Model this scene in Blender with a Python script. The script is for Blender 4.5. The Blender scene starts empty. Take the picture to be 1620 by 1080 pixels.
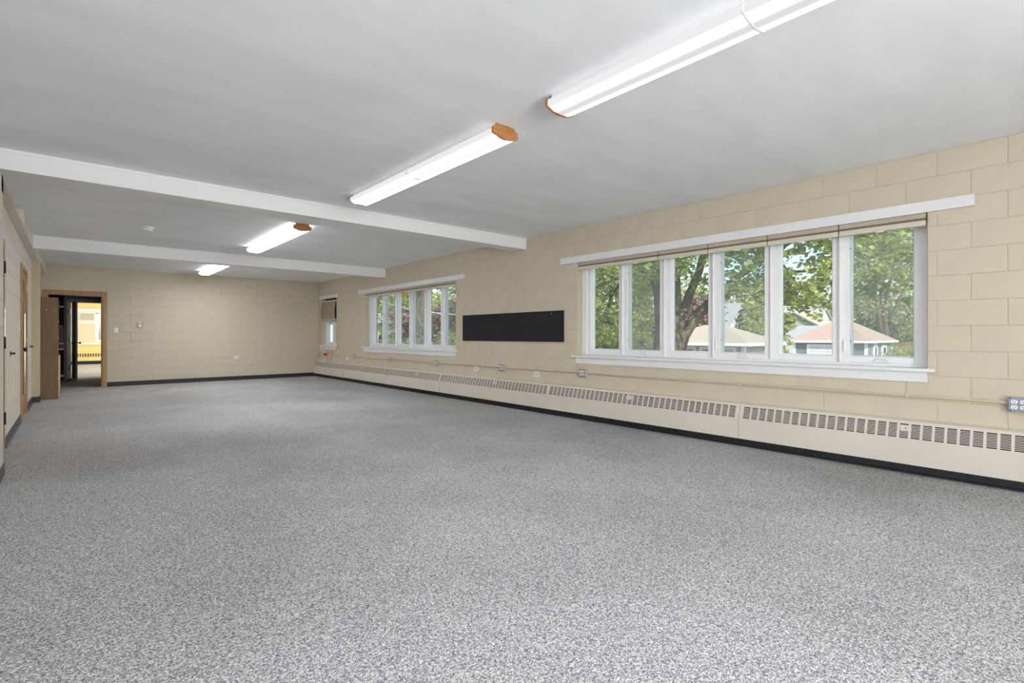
import bpy, math, random
import numpy as np
from mathutils import Vector, Matrix
C = bpy.context.scene
COL = C.collection
R = math.radians
random.seed(7)
rng = np.random.default_rng(7)

# ---------------------------------------------------------------- camera, sky, sun, exposure
F_PX, YAW, CAM_H = 794.26, 0.712303, 1.14139
cam = bpy.data.cameras.new('camera'); cam_o = bpy.data.objects.new('camera', cam); COL.objects.link(cam_o)
cam.sensor_width = 36.0; cam.lens = F_PX * 36 / 1620
cam.shift_x = (810 - 798.395) / 1620; cam.shift_y = -(540 - 530.768) / 1620
cam.clip_start = 0.05; cam.clip_end = 600
cam_o.location = (0, 0, CAM_H); cam_o.rotation_euler = (math.pi / 2, 0, -YAW)
C.camera = cam_o

W = bpy.data.worlds.new('sky'); C.world = W; W.use_nodes = True
nt = W.node_tree; nt.nodes.clear()
wo = nt.nodes.new('ShaderNodeOutputWorld'); bg = nt.nodes.new('ShaderNodeBackground')
sky = nt.nodes.new('ShaderNodeTexSky'); sky.sky_type = 'NISHITA'; sky.sun_disc = False
sky.sun_elevation = R(40); sky.sun_rotation = R(215); sky.air_density = 1.0; sky.dust_density = 1.5; sky.ozone_density = 1.5
bg.inputs[1].default_value = 0.26
nt.links.new(sky.outputs[0], bg.inputs[0]); nt.links.new(bg.outputs[0], wo.inputs[0])

def lamp(kind, name, loc, direction, energy, color=(1, 1, 1), size=None, sy=None, angle=None):
    l = bpy.data.lights.new(name, kind); l.energy = energy; l.color = color
    if kind == 'AREA':
        l.shape = 'RECTANGLE'; l.size = size; l.size_y = sy
    if angle is not None: l.angle = angle
    o = bpy.data.objects.new(name, l); COL.objects.link(o); o.location = loc
    o.rotation_euler = Vector(direction).to_track_quat('-Z', 'Y').to_euler()
    return o
SUN_DIR = Vector((0.45, 0.70, -0.66))
lamp('SUN', 'sun', (0, -10, 20), SUN_DIR, 6.0, (1, 0.95, 0.86), angle=R(0.6))
# daylight at the wide glazed opening behind the camera
lamp('AREA', 'daylight_rear_opening', (0.6, -3.45, 1.25), (-0.26, 1, 0.5), 270, (0.91, 0.945, 1.0), 2.6, 2.1)
lamp('AREA', 'fill_left_opening', (-1.0, -0.2, 1.3), (1, 0.35, 0.3), 22, (0.95, 0.965, 1.0), 3.8, 1.8)  # fill lamp added at a made-up left opening, out of view
lamp('AREA', 'fill_far_room', (4.3, 22, 1.5), (-1, 0, -0.1), 270, (1, 0.97, 0.9), 5.0, 1.4)  # fill lamp added outside an unseen side opening to brighten the far room
for _y, _w in ((2.736, 3.6), (9.4, 3.6)):
    p_ = lamp('AREA', 'daylight_portal', (5.72, _y, 1.55), (-1, 0, 0), 1, (1, 1, 1), _w, 1.3)
    p_.data.cycles.is_portal = True
C.view_settings.view_transform = 'Standard'; C.view_settings.look = 'None'
C.view_settings.gamma = 1.0; C.view_settings.use_curve_mapping = False
C.view_settings.exposure = 0.30

# ---------------------------------------------------------------- helpers
MATS = {}
def newmat(name):
    m = bpy.data.materials.new(name); m.use_nodes = True; m.node_tree.nodes.clear(); MATS[name] = m
    return m, m.node_tree.nodes, m.node_tree.links
def mat(name, col, rough=0.6, var=0.06, scale=8, bump=0.0, bscale=60, metal=0.0, stretch=None, coat=0.0, spec=0.5, col2=None):
    m, N, L = newmat(name)
    out = N.new('ShaderNodeOutputMaterial'); b = N.new('ShaderNodeBsdfPrincipled')
    tc = N.new('ShaderNodeTexCoord'); mp = N.new('ShaderNodeMapping')
    if stretch: mp.inputs['Scale'].default_value = stretch
    L.new(tc.outputs['Object'], mp.inputs[0])
    n = N.new('ShaderNodeTexNoise'); n.inputs['Scale'].default_value = scale; n.inputs['Detail'].default_value = 4
    L.new(mp.outputs[0], n.inputs['Vector'])
    r = N.new('ShaderNodeValToRGB')
    c2 = col2 or [max(0, c * (1 - 2 * var)) for c in col]
    c1 = col if col2 else [min(1, c * (1 + var)) for c in col]
    r.color_ramp.elements[0].position = 0.3; r.color_ramp.elements[1].position = 0.7
    r.color_ramp.elements[0].color = (*c2, 1); r.color_ramp.elements[1].color = (*c1, 1)
    L.new(n.outputs['Fac'], r.inputs[0]); L.new(r.outputs[0], b.inputs['Base Color'])
    b.inputs['Roughness'].default_value = rough; b.inputs['Metallic'].default_value = metal
    b.inputs['Specular IOR Level'].default_value = spec
    if coat: b.inputs['Coat Weight'].default_value = coat
    if bump:
        n2 = N.new('ShaderNodeTexNoise'); n2.inputs['Scale'].default_value = bscale; n2.inputs['Detail'].default_value = 3
        L.new(tc.outputs['Object'], n2.inputs['Vector'])
        bp = N.new('ShaderNodeBump'); bp.inputs['Strength'].default_value = bump; bp.inputs['Distance'].default_value = 0.01
        L.new(n2.outputs['Fac'], bp.inputs['Height']); L.new(bp.outputs[0], b.inputs['Normal'])
    L.new(b.outputs[0], out.inputs[0])
    return m
WALL = (0.62, 0.552, 0.425)
mat('block_paint', WALL, 0.55, 0.02, 3, 0.25, 70)
mat('left_paint', (0.72, 0.675, 0.59), 0.55, 0.02, 3, 0.2, 70)
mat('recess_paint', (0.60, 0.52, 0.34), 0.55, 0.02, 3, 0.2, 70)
mat('ceiling_paint', (0.89, 0.90, 0.915), 0.85, 0.03, 2.0, 0.13, 12, stretch=(0.6, 1.6, 1))
mat('beam_paint', (0.90, 0.90, 0.89), 0.6, 0.01, 2, 0.05, 60)
mat('trim_white', (0.80, 0.81, 0.82), 0.4, 0.01, 5)
mat('vinyl_white', (0.88, 0.89, 0.91), 0.3, 0.01, 5)
mat('radiator_paint', (0.70, 0.645, 0.565), 0.42, 0.02, 2)
mat('dark_void', (0.02, 0.02, 0.025), 0.8, 0.1, 5)
mat('slot_grey', (0.09, 0.09, 0.10), 0.7, 0.1, 5)
mat('base_black', (0.018, 0.018, 0.022), 0.5, 0.1, 10)
mat('base_grey', (0.055, 0.057, 0.068), 0.45, 0.1, 6)
mat('felt_black', (0.016, 0.016, 0.022), 0.95, 0.15, 200, 0.3, 400)
mat('blind_fabric', (0.62, 0.56, 0.46), 0.8, 0.03, 30)
mat('blind_tan', (0.44, 0.385, 0.28), 0.8, 0.03, 30)
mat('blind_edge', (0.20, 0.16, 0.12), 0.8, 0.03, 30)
mat('blind_rail', (0.66, 0.63, 0.52), 0.5, 0.02, 30)
mat('oak', (0.50, 0.30, 0.125), 0.45, 0.15, 5, 0.05, 40, stretch=(14, 14, 0.8), col2=(0.33, 0.18, 0.065))
mat('oak_orange', (0.52, 0.24, 0.07), 0.5, 0.15, 6, stretch=(2, 2, 18), col2=(0.36, 0.15, 0.04))
mat('oak_laminate', (0.235, 0.135, 0.05), 0.5, 0.12, 5, stretch=(16, 16, 0.9), col2=(0.165, 0.09, 0.032))
mat('oak_light', (0.62, 0.46, 0.26), 0.5, 0.05, 5, stretch=(14, 14, 1))
mat('dark_door', (0.05, 0.026, 0.022), 0.3, 0.2, 5, stretch=(14, 14, 1))
mat('red_brown', (0.16, 0.07, 0.03), 0.5, 0.2, 5, stretch=(14, 14, 1))
mat('brass', (0.36, 0.22, 0.06), 0.35, 0.1, 20, metal=1.0)
mat('dark_metal', (0.06, 0.05, 0.045), 0.35, 0.1, 20, metal=0.8)
mat('chrome', (0.75, 0.72, 0.66), 0.15, 0.03, 20, metal=1.0)
mat('steel_blue', (0.30, 0.34, 0.42), 0.4, 0.08, 25, metal=0.35)
mat('conduit_paint', (0.60, 0.54, 0.39), 0.4, 0.03, 8)
mat('plastic_white', (0.87, 0.865, 0.84), 0.35, 0.01, 8)
mat('plastic_grey', (0.45, 0.47, 0.46), 0.35, 0.01, 8)
mat('hole_dark', (0.03, 0.025, 0.02), 0.6, 0.05, 8)
mat('beige_plate', (0.46, 0.40, 0.26), 0.5, 0.03, 8)
mat('red_plastic', (0.55, 0.012, 0.01), 0.35, 0.05, 8)
mat('orange_paint', (0.75, 0.16, 0.02), 0.5, 0.05, 8)
mat('yellow_paint', (0.75, 0.5, 0.02), 0.5, 0.05, 8)
mat('vestibule_shade', (0.15, 0.145, 0.24), 0.7, 0.05, 3)  # dark blue holds the shade of the unlit vestibule walls
mat('yellow_wall', (0.80, 0.66, 0.29), 0.6, 0.03, 3, 0.1, 60)
mat('cream_board', (0.74, 0.66, 0.50), 0.7, 0.02, 3)
mat('cardboard', (0.28, 0.20, 0.14), 0.8, 0.08, 8)
mat('pink_box', (0.5, 0.36, 0.32), 0.7, 0.05, 8)
mat('grass', (0.10, 0.16, 0.03), 0.9, 0.3, 3)
mat('asphalt', (0.25, 0.25, 0.25), 0.9, 0.1, 3)
mat('shingle_tan', (0.46, 0.39, 0.32), 0.9, 0.15, 12, 0.3, 12)
mat('shingle_red', (0.43, 0.315, 0.26), 0.9, 0.15, 12, 0.3, 12)
mat('shingle_grey', (0.38, 0.38, 0.39), 0.9, 0.12, 12, 0.3, 12)
mat('siding_grey', (0.21, 0.225, 0.23), 0.6, 0.05, 4)
mat('siding_tan', (0.42, 0.39, 0.33), 0.6, 0.05, 4)
mat('siding_green', (0.40, 0.43, 0.36), 0.6, 0.05, 4)
mat('siding_white', (0.86, 0.86, 0.90), 0.6, 0.02, 4)
mat('door_white', (0.62, 0.62, 0.60), 0.5, 0.02, 4)
mat('window_dark', (0.05, 0.06, 0.07), 0.15, 0.1, 4)
mat('red_brick', (0.35, 0.12, 0.07), 0.9, 0.2, 9)
mat('bark', (0.14, 0.115, 0.085), 0.95, 0.25, 6, 0.8, 18, stretch=(4, 4, 0.7))
mat('bark_light', (0.15, 0.13, 0.10), 0.95, 0.3, 6, 0.8, 14, stretch=(4, 4, 0.7))

def carpet():
    m, N, L = newmat('carpet')
    out = N.new('ShaderNodeOutputMaterial'); b = N.new('ShaderNodeBsdfPrincipled'); tc = N.new('ShaderNodeTexCoord')
    def noise(s, d, off=0):
        mp = N.new('ShaderNodeMapping'); mp.inputs['Location'].default_value = (off, off, off)
        L.new(tc.outputs['Object'], mp.inputs[0])
        n = N.new('ShaderNodeTexNoise'); n.inputs['Scale'].default_value = s; n.inputs['Detail'].default_value = d
        n.inputs['Roughness'].default_value = 0.6
        L.new(mp.outputs[0], n.inputs['Vector']); return n
    vo = N.new('ShaderNodeTexVoronoi'); vo.inputs['Scale'].default_value = 240; L.new(tc.outputs['Object'], vo.inputs['Vector'])
    sv = N.new('ShaderNodeSeparateColor'); L.new(vo.outputs['Color'], sv.inputs[0])
    n1 = noise(75, 3)
    am = N.new('ShaderNodeMath'); am.operation = 'MULTIPLY_ADD'; am.inputs[1].default_value = 0.66
    L.new(sv.outputs[0], am.inputs[0])
    ns = N.new('ShaderNodeMath'); ns.operation = 'MULTIPLY_ADD'; ns.inputs[1].default_value = 0.7; ns.inputs[2].default_value = -0.19
    L.new(n1.outputs['Fac'], ns.inputs[0]); L.new(ns.outputs[0], am.inputs[2])
    r = N.new('ShaderNodeValToRGB'); cr = r.color_ramp
    cr.elements[0].position = 0.12; cr.elements[0].color = (0.11, 0.12, 0.175, 1)
    cr.elements[1].position = 0.86; cr.elements[1].color = (0.88, 0.87, 0.83, 1)
    for p, c in ((0.32, (0.23, 0.235, 0.27, 1)), (0.5, (0.44, 0.43, 0.415, 1)), (0.68, (0.65, 0.635, 0.60, 1))):
        e = cr.elements.new(p); e.color = c
    L.new(am.outputs[0], r.inputs[0])
    n2 = noise(0.7, 3, 5.3); r2 = N.new('ShaderNodeValToRGB')
    r2.color_ramp.elements[0].position = 0.32; r2.color_ramp.elements[0].color = (0.80, 0.79, 0.775, 1)
    r2.color_ramp.elements[1].position = 0.6; r2.color_ramp.elements[1].color = (1, 1, 1, 1)
    L.new(n2.outputs['Fac'], r2.inputs[0])
    mx = N.new('ShaderNodeMix'); mx.data_type = 'RGBA'; mx.blend_type = 'MULTIPLY'; mx.inputs[0].default_value = 1
    L.new(r.outputs[0], mx.inputs[6]); L.new(r2.outputs[0], mx.inputs[7])
    L.new(mx.outputs[2], b.inputs['Base Color'])
    b.inputs['Roughness'].default_value = 0.95; b.inputs['Specular IOR Level'].default_value = 0.15
    L.new(b.outputs[0], out.inputs[0])
carpet()

def glass(name, haze, screen=False):
    m, N, L = newmat(name)
    out = N.new('ShaderNodeOutputMaterial'); t = N.new('ShaderNodeBsdfTransparent'); g = N.new('ShaderNodeBsdfGlossy')
    g.inputs['Roughness'].default_value = 0.02
    t.inputs[0].default_value = (0.95, 0.97, 0.96, 1)
    lw = N.new('ShaderNodeLayerWeight'); lw.inputs[0].default_value = 0.5
    pw = N.new('ShaderNodeMath'); pw.operation = 'POWER'; pw.inputs[1].default_value = 5; L.new(lw.outputs['Facing'], pw.inputs[0])
    f = N.new('ShaderNodeMath'); f.operation = 'MULTIPLY_ADD'; f.inputs[1].default_value = 0.7; f.inputs[2].default_value = 0.025; L.new(pw.outputs[0], f.inputs[0])
    mx = N.new('ShaderNodeMixShader'); L.new(f.outputs[0], mx.inputs[0]); L.new(t.outputs[0], mx.inputs[1]); L.new(g.outputs[0], mx.inputs[2])
    d = N.new('ShaderNodeBsdfDiffuse'); d.inputs[0].default_value = (0.75, 0.77, 0.76, 1)
    tr = N.new('ShaderNodeBsdfTranslucent'); tr.inputs[0].default_value = (0.8, 0.8, 0.78, 1)
    a = N.new('ShaderNodeMixShader'); a.inputs[0].default_value = 0.5; L.new(d.outputs[0], a.inputs[1]); L.new(tr.outputs[0], a.inputs[2])
    m2 = N.new('ShaderNodeMixShader'); m2.inputs[0].default_value = haze
    L.new(mx.outputs[0], m2.inputs[1]); L.new(a.outputs[0], m2.inputs[2]); L.new(m2.outputs[0], out.inputs[0])
glass('glass', 0.06); glass('insect_screen', 0.10)

def diffuser_mat(name, base, amp, side, bw):
    m, N, L = newmat(name)
    out = N.new('ShaderNodeOutputMaterial'); e = N.new('ShaderNodeEmission'); e.inputs[0].default_value = (0.97, 0.97, 1.0, 1)
    tc = N.new('ShaderNodeTexCoord'); sp = N.new('ShaderNodeSeparateXYZ'); L.new(tc.outputs['Object'], sp.inputs[0])
    def mth(op, a, b=None):
        n = N.new('ShaderNodeMath'); n.operation = op
        for i, v in enumerate((a, b)):
            if v is None: continue
            if isinstance(v, (int, float)): n.inputs[i].default_value = v
            else: L.new(v, n.inputs[i])
        return n.outputs[0]
    ax = mth('ABSOLUTE', sp.outputs[0]); d = mth('DIVIDE', mth('SUBTRACT', ax, 0.066), bw)
    g = mth('EXPONENT', mth('MULTIPLY', mth('MULTIPLY', d, d), -1))
    lo = mth('MULTIPLY', mth('LESS_THAN', ax, 0.101), mth('LESS_THAN', sp.outputs[2], -0.06))                     # the upright flanks give much less than the bottom lens
    st = mth('ADD', mth('MULTIPLY', mth('MULTIPLY', g, amp), lo), base)
    st = mth('ADD', st, mth('MULTIPLY', mth('SUBTRACT', 1.0, lo), side))
    L.new(st, e.inputs[1]); L.new(e.outputs[0], out.inputs[0])
diffuser_mat('diffuser_far', 3.0, 47, 1.6, 0.03); diffuser_mat('diffuser_near', 0.80, 26, -.1, 0.018); diffuser_mat('diffuser_front', 0.62, 11, .1, 0.018)

def leafmat(name, a, b, c, trans=0.45):
    m, N, L = newmat(name)
    out = N.new('ShaderNodeOutputMaterial'); d = N.new('ShaderNodeBsdfDiffuse'); t = N.new('ShaderNodeBsdfTranslucent')
    tc = N.new('ShaderNodeTexCoord'); n = N.new('ShaderNodeTexNoise'); n.inputs['Scale'].default_value = 2.5; n.inputs['Detail'].default_value = 5
    n.inputs['Roughness'].default_value = 0.75
    L.new(tc.outputs['Object'], n.inputs['Vector']); r = N.new('ShaderNodeValToRGB')
    r.color_ramp.elements[0].position = 0.33; r.color_ramp.elements[0].color = (*a, 1)
    r.color_ramp.elements[1].position = 0.68; r.color_ramp.elements[1].color = (*c, 1)
    e = r.color_ramp.elements.new(0.5); e.color = (*b, 1)
    L.new(n.outputs['Fac'], r.inputs[0]); L.new(r.outputs[0], d.inputs[0]); L.new(r.outputs[0], t.inputs[0])
    mx = N.new('ShaderNodeMixShader'); mx.inputs[0].default_value = trans
    L.new(d.outputs[0], mx.inputs[1]); L.new(t.outputs[0], mx.inputs[2]); L.new(mx.outputs[0], out.inputs[0])
leafmat('leaf_green', (0.15, 0.19, 0.05), (0.36, 0.42, 0.12), (0.85, 0.88, 0.36), .55)
leafmat('leaf_pale', (0.22, 0.25, 0.09), (0.46, 0.50, 0.20), (0.80, 0.82, 0.40), .55)
leafmat('leaf_olive', (0.20, 0.19, 0.09), (0.42, 0.40, 0.20), (0.68, 0.64, 0.40), .5)
leafmat('leaf_purple', (0.09, 0.06, 0.065), (0.26, 0.17, 0.16), (0.58, 0.44, 0.40), 0.4)
leafmat('leaf_dark', (0.03, 0.05, 0.02), (0.07, 0.11, 0.04), (0.16, 0.22, 0.09), 0.3)

class MB:
    def __init__(s): s.v = []; s.f = []
    def box(s, x0, x1, y0, y1, z0, z1):
        b = len(s.v)
        s.v += [(x0, y0, z0), (x1, y0, z0), (x1, y1, z0), (x0, y1, z0), (x0, y0, z1), (x1, y0, z1), (x1, y1, z1), (x0, y1, z1)]
        s.f += [tuple(b + i for i in q) for q in ((0, 3, 2, 1), (4, 5, 6, 7), (0, 1, 5, 4), (1, 2, 6, 5), (2, 3, 7, 6), (3, 0, 4, 7))]
        return s
    def prism(s, prof, axis, a0, a1):
        """prof: list of 2-D points in the plane across `axis` ('x': (y,z), 'y': (x,z), 'z': (x,y))"""
        n = len(prof); b = len(s.v)
        for a in (a0, a1):
            for p, q in prof:
                s.v.append({'x': (a, p, q), 'y': (p, a, q), 'z': (p, q, a)}[axis])
        s.f.append(tuple(b + i for i in range(n))[::-1]); s.f.append(tuple(b + n + i for i in range(n)))
        for i in range(n):
            j = (i + 1) % n; s.f.append((b + i, b + j, b + n + j, b + n + i))
        return s
    def tube(s, pts, rad, n=8, cap=True):
        pts = [Vector(p) for p in pts]
        if not isinstance(rad, (list, tuple)): rad = [rad] * len(pts)
        b = len(s.v); up = None
        for i, p in enumerate(pts):
            t = (pts[min(i + 1, len(pts) - 1)] - pts[max(i - 1, 0)]).normalized()
            if up is None: up = Vector((0, 0, 1)) if abs(t.z) < .9 else Vector((1, 0, 0))
            u = (up - t * up.dot(t)).normalized(); w = t.cross(u); up = u
            for k in range(n):
                a = 2 * math.pi * k / n
                s.v.append(tuple(p + (u * math.cos(a) + w * math.sin(a)) * rad[i]))
        for i in range(len(pts) - 1):
            for k in range(n):
                j = (k + 1) % n
                s.f.append((b + i * n + k, b + i * n + j, b + (i + 1) * n + j, b + (i + 1) * n + k))
        if cap:
            s.f.append(tuple(b + k for k in range(n))[::-1]); e = b + (len(pts) - 1) * n
            s.f.append(tuple(e + k for k in range(n)))
        return s
    def cyl(s, c, axis, r, d, n=16):
        c = Vector(c); a = Vector(axis).normalized()
        return s.tube([c, c + a * d], r, n)
    def lathe(s, c, axis, prof, n=20):
        c = Vector(c); a = Vector(axis).normalized()
        return s.tube([c + a * h for r, h in prof], [max(r, 1e-4) for r, h in prof], n)
    def build(s, name, m, parent=None, bevel=0, smooth=False, kind=None):
        me = bpy.data.meshes.new(name)
        off = parent_world(parent)
        me.from_pydata([(x - off[0], y - off[1], z - off[2]) for x, y, z in s.v], [], s.f)
        me.materials.append(MATS[m])
        if smooth:
            for p in me.polygons: p.use_smooth = True
        o = bpy.data.objects.new(name, me); COL.objects.link(o)
        if parent: o.parent = parent
        if bevel:
            bm = o.modifiers.new('bevel', 'BEVEL'); bm.width = bevel; bm.segments = 2; bm.limit_method = 'ANGLE'
        if kind: o['kind'] = kind
        return o
def parent_world(p):
    v = Vector((0, 0, 0))
    while p is not None:
        v = v + p.location; p = p.parent
    return v
def tag(o, label=None, cat=None, group=None, kind=None):
    if label: o['label'] = label
    if cat: o['category'] = cat
    if group: o['group'] = group
    if kind: o['kind'] = kind
    return o
def thing(name, loc, label, cat, group=None):
    o = bpy.data.objects.new(name, None); COL.objects.link(o); o.location = loc; o.empty_display_size = 0.1
    return tag(o, label, cat, group)
def box(name, m, x0, x1, y0, y1, z0, z1, parent=None, bevel=0, kind=None):
    return MB().box(x0, x1, y0, y1, z0, z1).build(name, m, parent, bevel, kind=kind)
def struct_empty(name, loc=(0, 0, 0)):
    o = bpy.data.objects.new(name, None); COL.objects.link(o); o.location = loc; o['kind'] = 'structure'; o.empty_display_size = 0.1
    return o
def copy_tree(o, parent=None):
    c = o.copy(); COL.objects.link(c); c.parent = parent
    for ch in list(o.children): copy_tree(ch, c)
    return c
_s, _c = math.sin(YAW), math.cos(YAW)
def at(px, py, d):
    """world point lying d metres ahead of the camera position, read off the photograph"""
    l = (px - 798.395) / F_PX; v = -(py - 530.768) / F_PX
    return Vector((d * (_s + l * _c), d * (_c - l * _s), CAM_H + v * d))

# ---------------------------------------------------------------- room shell
WX, D, H = 5.325, 14.312, 2.6416
LX = -0.51                       # left wall plane
RY = -3.2                        # rear wall (behind the camera)
BL, BH = 0.4064, 0.2032
G = -1.6                         # outdoor ground

fl = struct_empty('floor')
box('carpet', 'carpet', LX - .6, WX + .1, RY - .1, 26.2, -0.12, 0, fl)
box('ceiling', 'ceiling_paint', LX - .6, WX + .1, RY - .1, D + .25, H, H + .2, kind='structure')

def blocks(root, axis, plane, sgn, u_off, u0, u1, rows, openings, m='block_paint', limit=300, near_first=True, face=None):
    """lay individual wall blocks; axis 'y' = wall plane at x=plane, 'x' = wall plane at y=plane; sgn = side the room is on"""
    cache = {}
    def mesh(w, h, key='a'):
        k = (round(w, 3), round(h, 3))
        if k in cache: return cache[k]
        i, d, t = 0.0048, 0.0043, 0.0075
        hw, hh = w / 2, h / 2
        vs = []
        for (dep, ins) in ((0, i), (d, 0.0006), (t, 0.0006)):
            for a, b in ((-1, -1), (1, -1), (1, 1), (-1, 1)):
                u, v = a * (hw - ins), b * (hh - ins)
                n = -sgn * dep
                vs.append((n, u, v) if axis == 'y' else (u, n, v))
        fs = [(0, 1, 2, 3), (11, 10, 9, 8)]
        for L0 in (0, 4):
            for q in range(4):
                r = (q + 1) % 4; fs.append((L0 + q, L0 + 4 + q, L0 + 4 + r, L0 + r))
        me = bpy.data.meshes.new('block'); me.from_pydata(vs, [], fs); me.materials.append(MATS[m])
        me.update()
        import bmesh
        bm = bmesh.new(); bm.from_mesh(me); bmesh.ops.recalc_face_normals(bm, faces=bm.faces); bm.to_mesh(me); bm.free()
        cache[k] = me; return me
    lst = []
    for r in rows:
        z0, z1 = r * BH, (r + 1) * BH
        off = u_off + (0 if r % 2 == 0 else BL / 2)
        k = math.floor((u0 - off) / BL)
        while off + k * BL < u1 - 1e-6:
            a, b = max(u0, off + k * BL), min(u1, off + (k + 1) * BL); k += 1
            segs = [(a, b)]
            for (oa, ob, oz0, oz1) in openings:
                if z1 <= oz0 + 1e-3 or z0 >= oz1 - 1e-3: continue
                ns = []
                for (p, q) in segs:
                    if q <= oa or p >= ob: ns.append((p, q)); continue
                    if p < oa: ns.append((p, oa))
                    if q > ob: ns.append((ob, q))
                segs = ns
            for (p, q) in segs:
                if q - p > 0.02: lst.append((p, q, z0, z1))
    if near_first: lst.sort(key=lambda t: t[0])
    for (p, q, z0, z1) in lst[:limit]:
        me = mesh(q - p, z1 - z0)
        o = bpy.data.objects.new('block', me); COL.objects.link(o); o.parent = root
        c = ((p + q) / 2, (z0 + z1) / 2)
        o.location = (plane, c[0], c[1]) if axis == 'y' else (c[0], plane, c[1])
    rest = lst[limit:]
    if rest:
        mb = MB()
        for (p, q, z0, z1) in rest:
            me = mesh(q - p, z1 - z0); b = len(mb.v); c = ((p + q) / 2, (z0 + z1) / 2)
            for v in me.vertices:
                mb.v.append((plane + v.co.x, c[0] + v.co.y, c[1] + v.co.z) if axis == 'y' else (c[0] + v.co.x, plane + v.co.y, c[1] + v.co.z))
            for f in me.polygons: mb.f.append(tuple(b + i for i in f.vertices))
        mb.build('block_courses', m, root, kind='stuff')
    return len(lst)

OZ0, OZ1 = 4 * BH, 11 * BH
WIN = [(0.853, 4.619), (7.533, 11.276), (12.998, 14.03)]
wr = struct_empty('wall_right')
core = MB(); cx0, cx1 = WX + 0.0044, WX + 0.235
core.box(cx0, cx1, RY - .1, D + .3, -0.3, OZ0); core.box(cx0, cx1, RY - .1, D + .3, OZ1, H + .2)
ys = [RY - .1] + [v for w in WIN for v in w] + [D + .3]
for i in range(0, len(ys), 2): core.box(cx0, cx1, ys[i], ys[i + 1], OZ0, OZ1)
core.build('wall_core', 'block_paint', wr)
nb = blocks(wr, 'y', WX, -1, 0.3855, 0.02, D, range(2, 13), [(a, b, OZ0, OZ1) for a, b in WIN])

DX0, DX1, DZ = -0.385, 0.527, 2.035      # back doorway
wb = struct_empty('wall_back')
bc = MB(); by0, by1 = D + 0.0044, D + .22
bc.box(-1.85, DX0, by0, by1, 0, H + .1); bc.box(DX1, WX + .1, by0, by1, 0, H + .1); bc.box(DX0, DX1, by0, by1, DZ, H + .1)
bc.build('wall_core', 'block_paint', wb)
nb2 = blocks(wb, 'x', D, -1, 0.02268, LX, WX, range(0, 13), [(DX0 - .06, DX1 + .06, 0, 2.1)])

# left wall: recessed plane with two piers and a soffit over them
wl = struct_empty('wall_left')
D1 = (5.95, 7.06); D2 = (9.30, 10.28)
lc = MB(); x1 = LX - 0.0044
lc.box(x1 - .25, x1, RY - .1, -2.2, 0, H); lc.box(x1 - .25, x1, 1.8, D1[0], 0, H); lc.box(x1 - .25, x1, -2.2, 1.8, 0, .35); lc.box(x1 - .25, x1, -2.2, 1.8, 2.25, H); lc.box(x1 - .25, x1, D1[1], D2[0], 0, H); lc.box(x1 - .25, x1, D2[1], D + .2, 0, H)  # unseen gap in the near part, added for the left fill lamp
lc.box(x1 - .25, x1, D1[0], D1[1], 2.08, H); lc.box(x1 - .25, x1, D2[0], D2[1], 2.10, H)
lc.build('wall_core', 'left_paint', wl)
nb3 = blocks(wl, 'y', LX, 1, 0.18, 5.0, D, range(0, 12), [(D1[0] - .02, D1[1] + .02, 0, 2.03), (D2[0] - .02, D2[1] + .02, 0, 2.03)], m='left_paint')
MB().box(LX - .6, LX - .54, 3.0, D + .2, 0, H).build('sun_leak_slab', 'left_paint', wl)  # slab added behind the left doors to stop sun leaking in
# pier near the camera and pier beyond the glazed door
for nm, (ya, yb, xf) in (('pier', (5.30, 5.80, -0.42)), ('pier', (11.705, 12.06, -0.41))):
    p = struct_empty('trim_1' if ya < 6 else 'trim_2')
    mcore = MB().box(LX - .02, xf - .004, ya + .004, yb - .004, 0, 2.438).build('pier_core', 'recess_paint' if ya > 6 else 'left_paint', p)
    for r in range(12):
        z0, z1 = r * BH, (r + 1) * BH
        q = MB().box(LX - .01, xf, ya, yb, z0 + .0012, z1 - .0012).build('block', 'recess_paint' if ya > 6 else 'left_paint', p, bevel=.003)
sof = struct_empty('trim_3')
MB().prism([(LX - .05, 2.438), (-0.430, 2.438), (-0.487, H), (LX - .05, H)], 'y', 5.30, 8.25).build('soffit_near', 'left_paint', sof)
MB().box(LX - .05, -0.428, 8.25, 12.10, 2.438, H).build('soffit_middle', 'left_paint', sof)
MB().box(LX - .05, -0.400, 12.10, D, 2.438, H).build('soffit_far', 'left_paint', sof)

# rear wall behind the camera, with its wide glazed opening
wk = struct_empty('wall_rear')
rb = MB(); OX0, OX1 = -0.30, 2.3
rb.box(LX - .6, OX0, RY - .2, RY, 0, H); rb.box(OX1, WX + .1, RY - .2, RY, 0, H); rb.box(OX0, OX1, RY - .2, RY, 2.2, H); rb.box(OX0, OX1, RY - .2, RY, 0, .12)
rb.build('wall_core', 'block_paint', wk)

blocker = struct_empty('sun_blocker')
MB().box(-3.4, LX - .27, -6, 4, 2.32, 2.45).build('blocker_slab', 'trim_white', blocker)  # unseen slab, added to keep direct sun out of the left opening
# ceiling beams
for i, (ya, yb, zb, xa) in enumerate(((5.656, 5.912, 2.472, LX), (10.245, 10.50, 2.445, -0.428))):
    t = struct_empty('trim_%d' % (4 + i))
    MB().box(xa, WX, ya, yb, zb, H).build('beam', 'beam_paint', t, bevel=.004)
    if i == 0: MB().box(xa, WX, ya - .008, ya, H - .028, H - .001).build('beam_lip', 'beam_paint', t, bevel=.002)
MB().box(LX, -0.42, 5.656, 5.80, 2.3, 2.438).build('beam_seat', 'block_paint', sof)

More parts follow.
